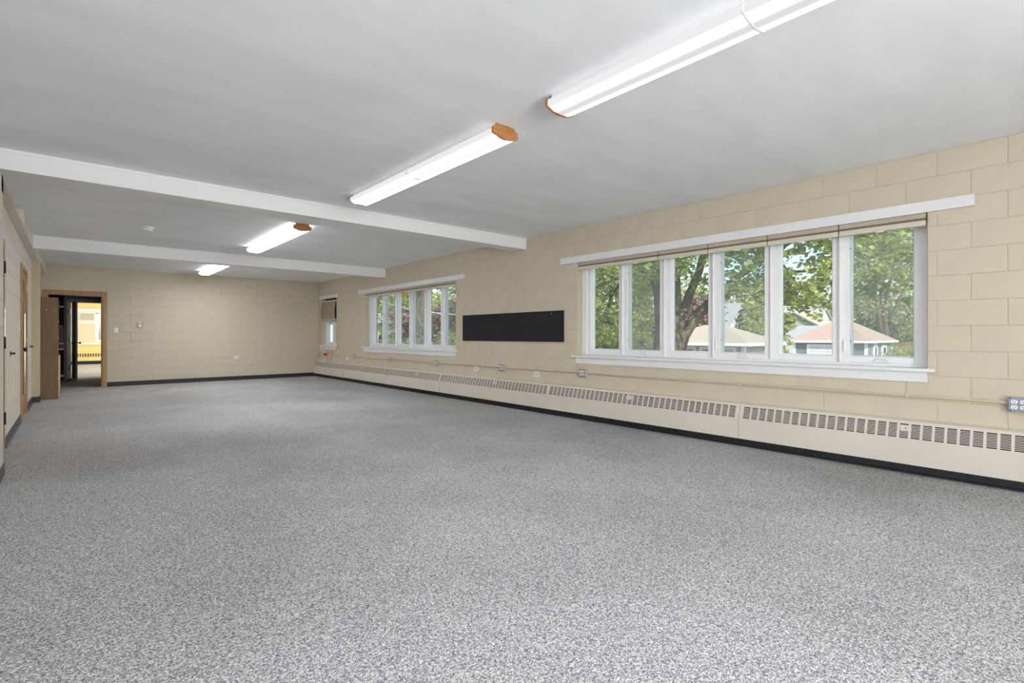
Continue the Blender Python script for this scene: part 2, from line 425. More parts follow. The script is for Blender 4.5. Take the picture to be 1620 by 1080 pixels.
# baseboards
br = struct_empty('baseboard_right')
MB().prism([(WX, 0), (5.247, 0), (5.247, .012), (5.262, .02), (5.262, .13), (WX, .13)], 'y', RY, D).build('base_strip', 'base_black', br)
bb = struct_empty('baseboard_back')
MB().prism([(D, 0), (D - .018, 0), (D - .008, .012), (D - .006, .1), (D, .102)], 'x', DX1 + .078, 5.25).build('base_strip', 'base_black', bb)
bl = struct_empty('baseboard_left')
for ya, yb in ((5.80, 5.93), (7.16, 9.20), (10.36, 11.7)):
    MB().prism([(LX, 0), (LX + .022, 0), (LX + .009, .012), (LX + .007, .1), (LX, .102)], 'y', ya, yb).build('base_strip', 'base_grey', bl)
MB().box(LX, -0.404, 11.697, 12.03, 0, .1).build('base_strip', 'base_black', bl)
MB().box(LX, -0.413, 5.29, 5.808, 0, .1).build('base_strip', 'base_grey', bl, bevel=.003)

# ---------------------------------------------------------------- windows
def window(idx, y0, y1, n, ua, ub, z1=OZ1, xf=WX + .115):
    ja, jb = ua - y0 + .015, y1 - ub + .015
    w = struct_empty('window_%d' % idx, (xf, (y0 + y1) / 2, OZ0 + .03))
    z0 = 0.872
    fr = MB(); fx0, fx1 = xf, xf + .112
    fr.box(fx0, fx1, y0, y0 + ja, z0, z1); fr.box(fx0, fx1, y1 - jb, y1, z0, z1)
    if jb > .05: fr.box(fx0 - .012, fx0, y1 - .03, y1, z0, z1); fr.box(fx0 - .008, fx0, y1 - jb, y1 - jb + .02, z0, z1)
    fr.box(fx0, fx1, y0 + ja, y1 - jb, z0, z0 + .022); fr.box(fx0, fx1, y0 + ja, y1 - jb, z1 - .08, z1)
    pit = (ub - ua) / n
    fr.build('window_frame', 'vinyl_white', w, bevel=.003)
    for k in range(1, n):
        yc = ua + k * pit
        MB().box(fx0 - .006, fx1, yc - .013, yc + .013, z0 + .022, z1 - .08).build('mullion', 'vinyl_white', w, bevel=.003)
        MB().box(fx0 - .012, fx0 - .006, yc - .003, yc + .003, z0 + .03, z1 - .1).build('mullion_cover', 'vinyl_white', w)
    for k in range(n):
        a = ua + k * pit + (.015 if k == 0 else .013); b = ua + (k + 1) * pit - (.015 if k == n - 1 else .013)
        oper = (n - 1 - k) % 2 == 1          # every second sash from the far end opens
        sx0 = xf + (.012 if oper else .020); sx1 = xf + .104
        zb, zt = z0 + .022, z1 - .08
        ws, wb_ = (.056, .056) if n > 2 else (.045, .058)
        sash = MB()
        sash.box(sx0, sx1, a, a + ws, zb, zt); sash.box(sx0, sx1, b - ws, b, zb, zt)
        sash.box(sx0, sx1, a + ws, b - ws, zb, zb + wb_); sash.box(sx0, sx1, a + ws, b - ws, zt - wb_, zt)
        # inner glazing bead, one step further back
        q = .012; gx0 = sx0 + .030
        for (p0, p1, r0, r1) in ((a + ws, a + ws + q, zb + wb_, zt - wb_), (b - ws - q, b - ws, zb + wb_, zt - wb_), (a + ws + q, b - ws - q, zb + wb_, zb + wb_ + q), (a + ws + q, b - ws - q, zt - wb_ - q, zt - wb_)):
            sash.box(gx0, sx1, p0, p1, r0, r1)
        so = sash.build('casement_sash' if oper else 'fixed_sash', 'vinyl_white', w, bevel=.003)
        ga, gb, gz0, gz1 = a + ws + q, b - ws - q, zb + wb_ + q, zt - wb_ - q
        MB().box(xf + .084, xf + .088, ga, gb, gz0, gz1).build('pane', 'glass', so)
        if oper:
            MB().box(sx0 + .018, sx0 + .0185, ga - .008, gb + .008, gz0 - .006, gz1 + .006).build('insect_screen', 'insect_screen', so)
            yc = (a + b) / 2 - .02
            cr = MB().prism([(yc - .055, zb + .010), (yc + .055, zb + .010), (yc + .045, zb + .036), (yc + .005, zb + .042), (yc - .045, zb + .030)], 'x', sx0 - .026, sx0)
            c1 = cr.build('crank', 'plastic_white', so, bevel=.003)
            MB().tube([(sx0 - .028, yc + .03, zb + .034), (sx0 - .034, yc, zb + .044), (sx0 - .036, yc - .035, zb + .032)], [.006, .005, .006], 6).build('crank_handle', 'plastic_white', so)
            ly = a + .018 if k != n - 2 else b - .018
            ly = b - .020
            if n == 6 and k == n - 2: ly = a + .020
            MB().box(sx0 - .016, sx0, ly - .006, ly + .006, gz0 + .03, gz0 + .14).build('lock_lever', 'plastic_white', so, bevel=.003)
            for zz in (gz0 + .13, gz1 - .14):
                MB().box(sx0 + .010, sx0 + .018, b - ws - .010, b - ws - .004, zz - .006, zz + .006).build('screen_clip', 'slot_grey', so)
    return w
def win_trim(w, y0, y1, hy0, hy1, sill_a, sill_b, ap_a, ap_b, hz=(2.152, 2.243)):
    MB().box(WX - .028, WX + .115, y0, y1, .842, .871).build('window_sill', 'trim_white', w, bevel=.006)
    MB().box(WX - .05, WX - .0005, sill_a, sill_b, .841, .872).build('sill_nosing', 'trim_white', w, bevel=.007)
    MB().box(WX - .020, WX - .0005, ap_a, ap_b, .757, .841).build('apron', 'trim_white', w, bevel=.003)
    MB().box(WX - .030, WX - .0005, hy0, hy1, hz[0], hz[1]).build('header_board', 'trim_white', w, bevel=.003)
w1 = window(1, *WIN[0], 6, .890, 4.565); win_trim(w1, *WIN[0], 0.565, 4.922, 0.800, 4.700, 0.850, 4.640)
w2 = window(2, *WIN[1], 6, 7.555, 11.205); win_trim(w2, *WIN[1], 7.249, 11.614, 7.47, 11.42, 7.515, 11.331)
w3 = window(3, *WIN[2], 2, 13.02, 14.00, 1.60); MB().box(WX + .12, WX + .2, 12.998, 14.03, 1.60, OZ1).build('dark_filler', 'slot_grey', w3); win_trim(w3, *WIN[2], 12.918, 14.122, 12.96, 14.08, 13.0, 13.99)  # filler panel; darkness of the gap beside the blind put into its colour

ordw = ['nearest', 'second', 'third', 'fourth', 'fifth', 'farthest']
def blind(y0, y1, label, group, x=WX + .024):
    t = thing('pleated_blind', (x, (y0 + y1) / 2, 2.04), label, 'blind', group)
    MB().box(x - .022, x + .03, y0, y1, 2.185, 2.232).build('headrail', 'blind_rail', t, bevel=.003)
    pl = MB()
    for k in range(5):
        z = 2.115 + k * .014
        pl.prism([(x - .014, z), (x - .022, z + .007), (x - .014, z + .014), (x + .02, z + .014), (x + .028, z + .007), (x + .02, z)], 'y', y0, y1)
    pl.build('pleat_stack', 'blind_fabric', t)
    MB().box(x - .010, x + .02, y0 + .001, y1 - .001, 2.094, 2.115).build('dark_fold', 'blind_edge', t)  # dark band between the pleats and the bottom rail
    MB().box(x - .024, x + .028, y0, y1, 2.050, 2.094).build('bottom_rail', 'blind_rail', t, bevel=.004)
    yc = (y0 + y1) / 2
    MB().prism([(yc - .03, 2.050), (yc + .03, 2.050), (yc + .022, 2.041), (yc - .022, 2.041)], 'x', x - .026, x - .010).build('pull_tab', 'plastic_white', t)
for (w, nm) in ((WIN[0], 'near'), (WIN[1], 'middle')):
    pit = (w[1] - w[0] - .012) / 6
    for k in range(6):
        a = w[0] + .006 + k * pit
        blind(a + .005, a + pit - .005, 'raised cream pleated blind over the %s pane of the %s long window' % (ordw[k], nm), 'blinds of the %s long window' % nm)
# the half-lowered blind of the small far window
t = thing('pleated_blind', (WX + .02, 13.47, 1.6), 'half-lowered tan pleated blind hanging in the small far window', 'blind')
MB().box(WX + .0, WX + .05, 13.02, 13.94, 2.06, 2.10).build('headrail', 'blind_rail', t, bevel=.003)
fab = MB(); nz = 26
for k in range(nz):
    z0_, z1_ = 1.60 + k * (.46 / nz), 1.60 + (k + 1) * (.46 / nz)
    bow = lambda z: -.05 * math.sin(math.pi * min(1, (2.06 - z) / .62)) * .8 - .012
    fab.prism([(WX + .015 + bow(z0_), z0_), (WX + .006 + bow((z0_ + z1_) / 2), (z0_ + z1_) / 2), (WX + .015 + bow(z1_), z1_), (WX + .03 + bow(z1_), z1_), (WX + .03 + bow(z0_), z0_)], 'y', 13.06, 13.97)
fab.build('pleated_fabric', 'blind_tan', t)
MB().box(WX - .045, WX - .005, 13.06, 14.0, 1.575, 1.60).build('bottom_rail', 'blind_rail', t, bevel=.004)

# ---------------------------------------------------------------- radiators (convector covers)
def radiator(y0, y1, label, ncol, knob_at, seam_gap=.082, end=False):
    t = thing('baseboard_radiator', (5.25, (y0 + y1) / 2, .085), label, 'radiator', 'cover sections of the long wall radiator')
    ya, yb = y0 - seam_gap / 2 + .002, y1 + seam_gap / 2 - .002
    zt0, zt1 = .296, .412; xa, xb = 5.196, 5.240
    MB().prism([(xa, .085), (xa, zt0 - .004), (xa + .006, zt0 - .004), (xa + .006, .092), (WX - .01, .092), (WX - .01, .085)], 'y', ya, yb).build('front_panel', 'radiator_paint', t)
    MB().prism([(xb, zt1 + .006), (xb + .012, .434), (WX - .001, .448), (WX - .001, .44), (xb + .018, .428), (xb + .008, zt1 + .004)], 'y', ya, yb).build('top_cap', 'radiator_paint', t)
    # grille plane runs from (xa, zt0-.004) to (xb, zt1+.006)
    def px(z): return xa + (xb - xa) * (z - zt0 + .004) / (zt1 + .010 - zt0)
    g = MB()
    def slab(p, q, za, zb, th=.004):
        g.prism([(px(za), za), (px(zb), zb), (px(zb) + th, zb), (px(za) + th, za)], 'y', p, q)
    slab(ya, yb, zt0 - .004, zt0 + .002); slab(ya, yb, zt1 - .001, zt1 + .006)
    slab(ya, y0, zt0 + .002, zt1 - .001); slab(y1, yb, zt0 + .002, zt1 - .001)
    pit = (y1 - y0) / ncol
    for k in range(ncol - 1):
        yc = y0 + (k + 1) * pit; slab(yc - .0085, yc + .0085, zt0 + .002, zt1 - .001)
    g.build('grille_frame', 'radiator_paint', t)
    s = MB(); n = 10; h = (zt1 - .001 - zt0 - .002) / n
    for k in range(ncol):
        p, q = y0 + k * pit + (.0085 if k else 0), y0 + (k + 1) * pit - (.0085 if k < ncol - 1 else 0)
        for j in range(1, n):
            z = zt0 + .002 + j * h
            s.prism([(px(z - .0023), z - .0023), (px(z + .0023), z + .0023), (px(z + .0023) + .002, z + .0023), (px(z - .0023) + .002, z - .0023)], 'y', p, q)
    s.build('louvre_slats', 'radiator_paint', t, kind='stuff')
    MB().prism([(px(zt0) + .02, zt0 - .02), (px(zt1) + .02, zt1 + .012), (px(zt1) + .026, zt1 + .012), (px(zt0) + .026, zt0 - .02)], 'y', ya, yb).build('inner_void', 'dark_void', t)
    kn = MB(); z = .372
    kn.prism([(px(.352) - .004, .352), (px(.400) - .004, .400), (px(.400) + .003, .400), (px(.352) + .003, .352)], 'y', knob_at - .036, knob_at + .036)
    k_ = kn.build('damper_plate', 'radiator_paint', t, bevel=.002)
    MB().cyl((px(.376) - .004, knob_at, .376), (-1, 0, .3), .005, .004, 8).build('screw', 'hole_dark', k_)
    # joint strip between sections
    MB().box(xa - .002, xa, ya, ya + .04, .085, zt0 - .004).build('joint_cover', 'radiator_paint', t)
radiator(-0.40, 2.297, 'radiator cover section at the right edge of the photo', 36, .974)
radiator(2.379, 5.052, 'radiator cover section under the far half of the near long window', 36, 3.695)
radiator(5.110, 7.868, 'radiator cover section under the black pinboard', 36, 6.29, .058)
radiator(7.925, 10.083, 'radiator cover section under the near part of the middle window', 29, 8.74, .057)
radiator(10.127, 12.275, 'radiator cover section under the far end of the middle window', 29, 11.283, .044)
radiator(12.326, 14.28, 'radiator cover section in the far corner under the small window', 26, 13.13, .05)

# ---------------------------------------------------------------- ceiling light fixtures
def fixture(y0, y1, dm, label):
    xc = 2.352
    t = thing('ceiling_light', (xc, (y0 + y1) / 2, H), label, 'ceiling light', 'wraparound ceiling lights in a row')
    L_ = (y1 - y0); mid = (y0 + y1) / 2; zz = H
    MB().box(xc - .085, xc + .085, y0 + .02, y1 - .02, zz - .035, zz - .0005).build('housing', 'beam_paint', t)
    prof = [(-.085, -.034), (-.112, -.036), (-.117, -.070), (-.100, -.078), (-.06, -.090), (0, -.096), (.06, -.090), (.100, -.078), (.117, -.070), (.112, -.036), (.085, -.034)]
    for a, b in ((y0 + .018, mid - .006), (mid + .006, y1 - .018)):
        MB().prism([(xc + p, zz + q) for p, q in prof], 'y', a, b).build('diffuser', dm, t)
    pr2 = [(p * 1.03, q - (.003 if q < -.05 else 0)) for p, q in prof]
    MB().prism([(xc + p, zz + q) for p, q in pr2], 'y', mid - .006, mid + .006).build('joiner_strip', 'plastic_white', t)
    cap = [(-.084, 0), (-.086, -.016), (-.112, -.026), (-.1185, -.036), (-.1185, -.073), (-.10, -.081), (-.06, -.094), (0, -.0995), (.06, -.094), (.10, -.081), (.1185, -.073), (.1185, -.036), (.112, -.026), (.086, -.016), (.084, 0)]
    for a, b in ((y0, y0 + .018), (y1 - .018, y1)):
        tag(MB().prism([(xc + p, zz - .0005 + q) for p, q in cap], 'y', a, b).build('end_cap', 'oak_orange', t, bevel=.002), 'orange-stained wooden end cap')
    return t
fixture(-0.22, 2.20, 'diffuser_front', 'long fluorescent ceiling light nearest the camera, cut off by the top edge of the photo')
fixture(2.71, 5.115, 'diffuser_near', 'long fluorescent ceiling light in front of the first ceiling beam')
fixture(6.87, 9.24, 'diffuser_far', 'fluorescent ceiling light between the two ceiling beams')
fixture(11.05, 13.42, 'diffuser_far', 'farthest fluorescent ceiling light, beyond the second ceiling beam')

t = thing('smoke_detector', (0.803, 8.472, H), 'small white round smoke detector on the ceiling between the beams', 'smoke detector')
MB().lathe((0.803, 8.472, H - .0005), (0, 0, -1), [(.075, 0), (.075, .012), (.066, .016)], 24).build('mounting_base', 'plastic_white', t)
MB().lathe((0.803, 8.472, H - .016), (0, 0, -1), [(.058, 0), (.060, .018), (.050, .030), (.03, .036), (0.001, .038)], 24).build('sensor_cap', 'plastic_white', t, smooth=True)

# ---------------------------------------------------------------- right wall fittings
t = thing('pinboard', (WX - .01, 6.08, 1.05), 'long black felt pinboard on the block wall between the two long windows', 'pinboard')
MB().box(WX - .018, WX - .0005, 4.865, 7.302, 1.050, 1.503).build('felt_panel', 'felt_black', t, bevel=.004)
for y in (7.12, 5.10): MB().cyl((WX - .017, y, 1.464), (-1, 0, 0), .009, .003, 10).build('screw', 'chrome', t)

CY = [0.322, 4.489, 6.182, 8.12, 9.936, 11.845, 14.13]
CZ = [.634, .632, .623, .617, .619, .621, .619]
def cz(y): return float(np.interp(y, CY, [.640, .634, .626, .620, .620, .621, .619]))
t = thing('conduit', (WX - .02, 7, .62), 'cream painted electrical conduit running along the wall above the radiator', 'conduit')
pts = [(WX - .018, y, cz(y)) for y in np.linspace(.10, 14.13, 40)]
MB().tube(pts, .0105, 8).build('pipe', 'conduit_paint', t, smooth=True)
for y in (0.982, 2.41, 3.826, 5.317, 7.092, 9.012, 10.549, 12.85):
    z = cz(y)
    MB().box(WX - .032, WX - .0005, y - .010, y + .010, z - .014, z + .014).build('strap', 'conduit_paint', t, bevel=.003)
    MB().box(WX - .005, WX - .0005, y - .010, y + .010, z - .032, z + .026).build('strap_tab', 'conduit_paint', t)
for y in (1.80, 3.13, 4.30, 6.6, 8.5, 13.5): MB().tube([(WX - .018, y - .02, cz(y)), (WX - .018, y + .02, cz(y))], .0135, 8).build('coupling', 'conduit_paint', t)

def outlet_box(y, z, label):
    t = thing('outlet_box', (WX, y, z), label, 'electrical outlet', 'blue-grey outlet boxes on the conduit')
    h = .056; x0 = WX - .052
    MB().box(x0, WX - .0005, y - .053, y + .053, z - .053, z + .053).build('box_body', 'conduit_paint', t, bevel=.004)
    MB().box(x0 - .006, x0, y - h, y + h, z - h, z + h).build('cover_plate', 'steel_blue', t, bevel=.004)
    for sy in (-1, 1):
        for sz in (-1, 1):
            MB().cyl((x0 - .005, y + sy * .045, z + sz * .046), (-1, 0, 0), .005, .003, 8).build('screw', 'dark_metal', t)
    for yo in (-.024, .024):
        for zo in (-.020, .020):
            r = MB(); n = 16
            pf = [(y + yo + .0185 * math.cos(2 * math.pi * k / n), z + zo + max(-.0145, min(.0145, .0185 * math.sin(2 * math.pi * k / n)))) for k in range(n)]
            r.prism(pf, 'x', x0 - .010, x0 - .005); ro = r.build('receptacle', 'plastic_white', t)
            hb = MB()
            for sy2 in (-.0065, .0065): hb.box(x0 - .0106, x0 - .0098, y + yo + sy2 - .0018, y + yo + sy2 + .0018, z + zo - .001, z + zo + .008)
            hb.box(x0 - .0106, x0 - .0098, y + yo - .003, y + yo + .003, z + zo - .0105, z + zo - .005)
            hb.build('plug_holes', 'hole_dark', ro)
labs = ['blue-grey four-socket outlet box at the right edge of the photo', 'outlet box under the far corner of the near long window sill',
        'outlet box on the conduit below the middle of the black pinboard', 'outlet box under the near corner of the middle window',
        'outlet box under the middle of the middle window', 'outlet box left of the middle window sill, above the radiator',
        'farthest outlet box, at the room corner end of the conduit']
for y, z, lb in zip(CY, CZ, labs): outlet_box(y, z, lb)

def plate(name, y, z, label, holes=True):
    t = thing(name, (WX, y, z), label, 'wall plate', 'small plates below the conduit')
    MB().box(WX - .006, WX - .0005, y - .057, y + .057, z - .040, z + .040).build('cover_plate', 'plastic_white', t, bevel=.002)
    if holes:
        for s in (-1, 1): MB().box(WX - .0075, WX - .005, y + s * .02 - .009, y + s * .02 + .009, z - .022, z + .022).build('jack', 'beige_plate', t)
plate('jack_plate', 5.42, .560, 'white two-socket plate under the near end of the black pinboard')
plate('jack_plate', 6.929, .570, 'white two-socket plate under the far end of the black pinboard')
plate('blank_plate', 12.282, .567, 'blank white plate below the conduit near the small far window', False)

# corded pull with a red cap at the far small window
t = thing('pull_cord', (WX - .06, 13.60, .50), 'white cord with a red cap and white plug hanging at the small far window', 'cord')
MB().tube([(WX - .06, 13.90, .87), (WX - .07, 13.93, .80), (WX - .075, 13.80, .715), (WX - .075, 13.60, .69), (WX - .075, 13.56, .645)], .010, 6).build('curled_cord', 'plastic_white', t, smooth=True)
MB().tube([(WX - .06, 13.5, .88), (WX - .07, 13.52, .78), (WX - .07, 13.6, .70)], .007, 6).build('second_cord', 'plastic_white', t)
MB().lathe((WX - .075, 13.58, .665), (0, 0, -1), [(.03, 0), (.045, .012), (.047, .05), (.04, .062)], 14).build('red_cap', 'red_plastic', t)
MB().tube([(WX - .075, 13.58, .61), (WX - .075, 13.60, .50)], .007, 6).build('lower_cord', 'plastic_white', t)
MB().lathe((WX - .075, 13.60, .52), (0, 0, -1), [(.012, 0), (.018, .03), (.028, .06), (.026, .085), (.012, .095)], 10).build('plug', 'plastic_white', t)
MB().tube([(WX - .01, 13.2, .86), (WX - .012, 13.24, .70), (WX - .012, 13.28, .50), (WX - .012, 13.42, .455), (WX - .012, 13.52, .48)], .004, 5).build('thin_wire', 'brass', t)
t = thing('hanging_ornament', (WX - .02, 9.33, 2.0), 'small orange and yellow ornament hanging in the middle window', 'ornament')
MB().tube([(WX - .03, 9.45, 2.12), (WX - .03, 9.44, 2.05), (WX - .03, 9.36, 2.01), (WX - .03, 9.28, 2.02)], .010, 6).build('orange_ribbon', 'orange_paint', t)
MB().lathe((WX - .03, 9.30, 2.035), (0, 0, -1), [(.012, 0), (.045, .02), (.05, .045), (.02, .07)], 8).build('yellow_bead', 'yellow_paint', t)

# ---------------------------------------------------------------- back wall fittings
t = thing('light_switch', (.768, D, 1.267), 'white light switch plate right of the oak door frame', 'light switch')
MB().box(.768 - .036, .768 + .036, D - .006, D - .0005, 1.267 - .058, 1.267 + .058).build('switch_plate', 'plastic_white', t, bevel=.002)
MB().box(.764, .772, D - .016, D - .006, 1.255, 1.272).build('toggle', 'hole_dark', t, bevel=.002)
t = thing('thermostat', (1.195, D, 1.387), 'small white thermostat on a beige backing plate', 'thermostat')
MB().box(1.14, 1.262, D - .006, D - .0005, 1.325, 1.445).build('backing_plate', 'beige_plate', t, bevel=.002)
MB().box(1.173, 1.235, D - .034, D - .006, 1.340, 1.440).build('thermostat_body', 'plastic_white', t, bevel=.004)
MB().box(1.188, 1.220, D - .0355, D - .034, 1.388, 1.425).build('display', 'plastic_grey', t)
t = thing('wall_outlet', (3.22, D, .584), 'white wall outlet low on the far wall', 'electrical outlet')
MB().box(3.16, 3.28, D - .006, D - .0005, .548, .620).build('cover_plate', 'plastic_white', t, bevel=.002)
for s in (-.028, .028): MB().box(3.22 + s - .016, 3.22 + s + .016, D - .0075, D - .005, .570, .598).build('receptacle', 'plastic_grey', t)

# ---------------------------------------------------------------- back doorway
d3 = struct_empty('door_3')
def casing(root, x0, x1, zt, y, w=.080, th=.020, m='oak', dirn=-1):
    ya, yb = (y + dirn * th, y) if dirn < 0 else (y, y + th)
    MB().prism([(x0 - w, 0), (x0, 0), (x0, zt), (x0 - w, zt + w)], 'y', ya, yb).build('side_casing', m, root, bevel=.003)
    MB().prism([(x1, 0), (x1 + w, 0), (x1 + w, zt + w), (x1, zt)], 'y', ya, yb).build('side_casing', m, root, bevel=.003)
    MB().prism([(x0, zt), (x1, zt), (x1 + w, zt + w), (x0 - w, zt + w)], 'y', ya, yb).build('head_casing', m, root, bevel=.003)
casing(d3, DX0, DX1, DZ, D - .0)
MB().box(DX0, DX0 + .018, D, D + .225, 0, DZ).build('side_jamb', 'oak', d3); MB().box(DX1 - .018, DX1, D, D + .225, 0, DZ).build('side_jamb', 'oak', d3)
MB().box(DX0 + .018, DX1 - .018, D, D + .225, DZ - .018, DZ).build('head_jamb', 'oak', d3)

# ---------------------------------------------------------------- left wall doors
d1 = struct_empty('door_1')
MB().box(LX - .02, LX + .006, 7.04, 7.14, 0, 2.10).build('side_casing', 'oak', d1, bevel=.002)
MB().box(LX - .02, LX + .006, 5.87, 5.95, 0, 2.10).build('side_casing', 'oak', d1)
MB().box(LX - .02, LX + .006, 5.87, 7.04, 2.03, 2.10).build('head_casing', 'oak', d1)
MB().box(LX - .07, LX - .03, 5.96, 7.04, .01, 2.03).build('door_leaf', 'oak', d1)
for z in (1.822, 1.072, .318):
    MB().cyl((LX + .012, 7.03, z - .06), (0, 0, 1), .008, .12, 8).build('hinge', 'dark_metal', d1)
MB().box(LX + .004, LX + .010, 7.10, 7.13, 1.12, 1.42).build('highlight_strip', 'chrome', d1)  # chrome strip standing for a silvery highlight on the casing
d2 = struct_empty('door_2')
MB().box(LX - .02, LX + .018, 9.22, 9.32, 0, 2.11).build('side_casing', 'oak', d2, bevel=.003)
MB().box(LX - .02, LX + .018, 10.26, 10.36, 0, 2.11).build('side_casing', 'oak', d2, bevel=.003)
MB().box(LX - .02, LX + .018, 9.32, 10.26, 2.04, 2.11).build('head_casing', 'oak', d2, bevel=.003)
lf = MB(); xa, xb = LX - .035, LX - .002
lf.box(xa, xb, 9.32, 9.42, .01, 2.04); lf.box(xa, xb, 10.10, 10.26, .01, 2.04); lf.box(xa, xb, 9.42, 10.10, .01, .30); lf.box(xa, xb, 9.42, 10.10, 1.94, 2.04)
lf.build('door_leaf', 'oak', d2)
MB().box(LX - .022, LX - .016, 9.42, 10.10, .30, 1.94).build('glass_lite', 'glass', d2)
MB().box(LX - .002, LX + .006, 9.40, 9.425, .30, 1.46).build('glazing_strip', 'chrome', d2)
MB().box(LX - .002, LX + .006, 10.085, 10.11, .30, 1.46).build('glazing_strip', 'chrome', d2)
MB().box(LX - .002, LX + .006, 9.44, 10.09, 1.925, 1.945).build('glazing_strip', 'chrome', d2)
kk = MB().tube([(LX - .002, 9.375, .955), (LX + .03, 9.375, .955)], .011, 8).build('door_handle', 'dark_metal', d2)
MB().lathe((LX + .028, 9.375, .955), (1, 0, 0), [(.012, 0), (.028, .010), (.030, .022), (.018, .034)], 14).build('door_knob', 'dark_metal', d2, smooth=True)
for z in (1.832, 1.064, .305):
    tag(MB().box(LX + .006, LX + .022, 10.235, 10.275, z - .055, z + .055).build('hinge', 'brass', d2, bevel=.002), 'brass hinge')

def hook(y, z, label):
    t = thing('door_stop', (LX, y, z), label, 'door stop', 'dark metal door stops on the left wall')
    MB().lathe((LX + .0005, y, z), (1, 0, 0), [(.030, 0), (.026, .006), (.009, .014), (.009, .026), (.014, .032), (.012, .040)], 14).build('stop_body', 'dark_metal', t)
hook(7.767, .944, 'dark metal wall-mounted door stop left of the glazed oak door')
hook(11.316, .963, 'dark metal wall-mounted door stop right of the glazed oak door')
t = thing('jack_plate', (LX, 8.167, .587), 'small white plate low on the left wall before the glazed door', 'wall plate')
MB().box(LX + .0005, LX + .007, 8.12, 8.21, .530, .644).build('cover_plate', 'plastic_white', t, bevel=.002)
t = thing('light_switch', (LX, 9.06, 1.262), 'white light switch on the left wall beside the glazed oak door', 'light switch')
MB().box(LX + .0005, LX + .007, 9.0, 9.12, 1.195, 1.330).build('switch_plate', 'plastic_white', t, bevel=.002)
MB().box(LX + .007, LX + .018, 9.055, 9.065, 1.255, 1.272).build('toggle', 'brass', t)

# ---------------------------------------------------------------- tall bookcase by the back doorway
bx0, bx1, by0, by1, bt = -0.505, -0.178, 12.08, 12.95, 1.826
t = thing('bookcase', (-.34, 12.5, 0), 'tall oak-veneer bookcase standing between the pier and the back doorway', 'bookcase')
MB().box(bx0, bx1, by0, by0 + .02, 0.0, bt).build('side_panel', 'oak_laminate', t, bevel=.001)
MB().box(bx0, bx1, by1 - .02, by1, 0.0, bt).build('side_panel', 'oak_laminate', t)
MB().box(bx0, bx0 + .008, by0 + .02, by1 - .02, .0, bt).build('back_panel', 'oak_laminate', t)
MB().box(bx0 + .008, bx1, by0 + .02, by1 - .02, bt - .02, bt).build('top_panel', 'oak_laminate', t)
for z in (.06, .77, 1.10, 1.405):
    sh = MB().box(bx0 + .008, bx1 - .006, by0 + .02, by1 - .02, z - .02, z).build('shelf', 'oak_laminate', t)
    MB().box(bx1 - .006, bx1 + .001, by0 + .02, by1 - .02, z - .02, z).build('shelf_highlight', 'oak_light', sh)  # pale strip paints the highlight along the shelf front
for a, b in ((by0 + .005, 12.51), (12.515, by1 - .005)):
    dd = MB().box(bx1 + .002, bx1 + .020, a, b, .05, .775).build('door', 'oak_light', t, bevel=.001)
    MB().cyl((bx1 + .020, b - .05 if a < 12.3 else a + .05, .55), (1, 0, 0), .010, .018, 8).build('knob', 'dark_metal', dd)
MB().cyl((-.335, by0 - .0005, 1.60), (0, -1, 0), .008, .002, 8).build('white_sticker', 'plastic_white', t)

# ---------------------------------------------------------------- rooms beyond the doorway
w5 = struct_empty('wall_vestibule')
VY = 17.85
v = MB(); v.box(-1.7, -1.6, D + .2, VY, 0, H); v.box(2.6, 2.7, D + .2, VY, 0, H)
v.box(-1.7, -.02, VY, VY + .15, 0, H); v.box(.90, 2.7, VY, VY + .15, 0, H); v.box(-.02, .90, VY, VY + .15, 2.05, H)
v.build('wall_core', 'vestibule_shade', w5)
bk = MB()
for r in range(10, 13):
    for k in range(-4, 7):
        xo = k * BL + (0 if r % 2 else BL / 2)
        MB().box(xo + .002, xo + BL - .002, VY - .008, VY, r * BH + .002, (r + 1) * BH - .002).build('block', 'vestibule_shade', w5, bevel=.002)
box('ceiling_vestibule', 'beam_paint', -1.7, 2.7, D + .2, VY + .1, H, H + .1, kind='structure')
d4 = struct_empty('door_4', (0, VY, 0))
casing(d4, -.02, .90, 2.05, VY - .009, m='dark_door', th=.018)
MB().box(-.02, .0, VY, VY + .15, 0, 2.05).build('side_jamb', 'dark_door', d4)
# the leaf stands open towards the camera, hinged at the far left jamb
hx, hy = .031, VY - .03; fx, fy = .106, VY - .90
dv = Vector((fx - hx, fy - hy, 0)).normalized(); nv = Vector((dv.y, -dv.x, 0)) * .020
pf = [(hx - nv.x, hy - nv.y), (hx + nv.x, hy + nv.y), (fx + nv.x, fy + nv.y), (fx - nv.x, fy - nv.y)]
MB().prism(pf, 'z', .012, 2.03).build('door_leaf', 'dark_door', d4, bevel=.002)
for sgn in (-1, 1):
    k0 = Vector((fx, fy, .955)) - dv * .07 + nv.normalized() * .020 * sgn
    n_ = nv.normalized() * sgn
    MB().lathe(k0, n_, [(.026, 0), (.024, .006), (.010, .012), (.010, .035), (.026, .045), (.030, .060), (.018, .074)], 12).build('door_knob', 'dark_metal', d4, smooth=True)
for z in (1.80, 1.05, .28): MB().cyl((-.035, VY - .045, z - .06), (0, 0, 1), .016, .12, 8).build('hinge', 'dark_metal', d4)

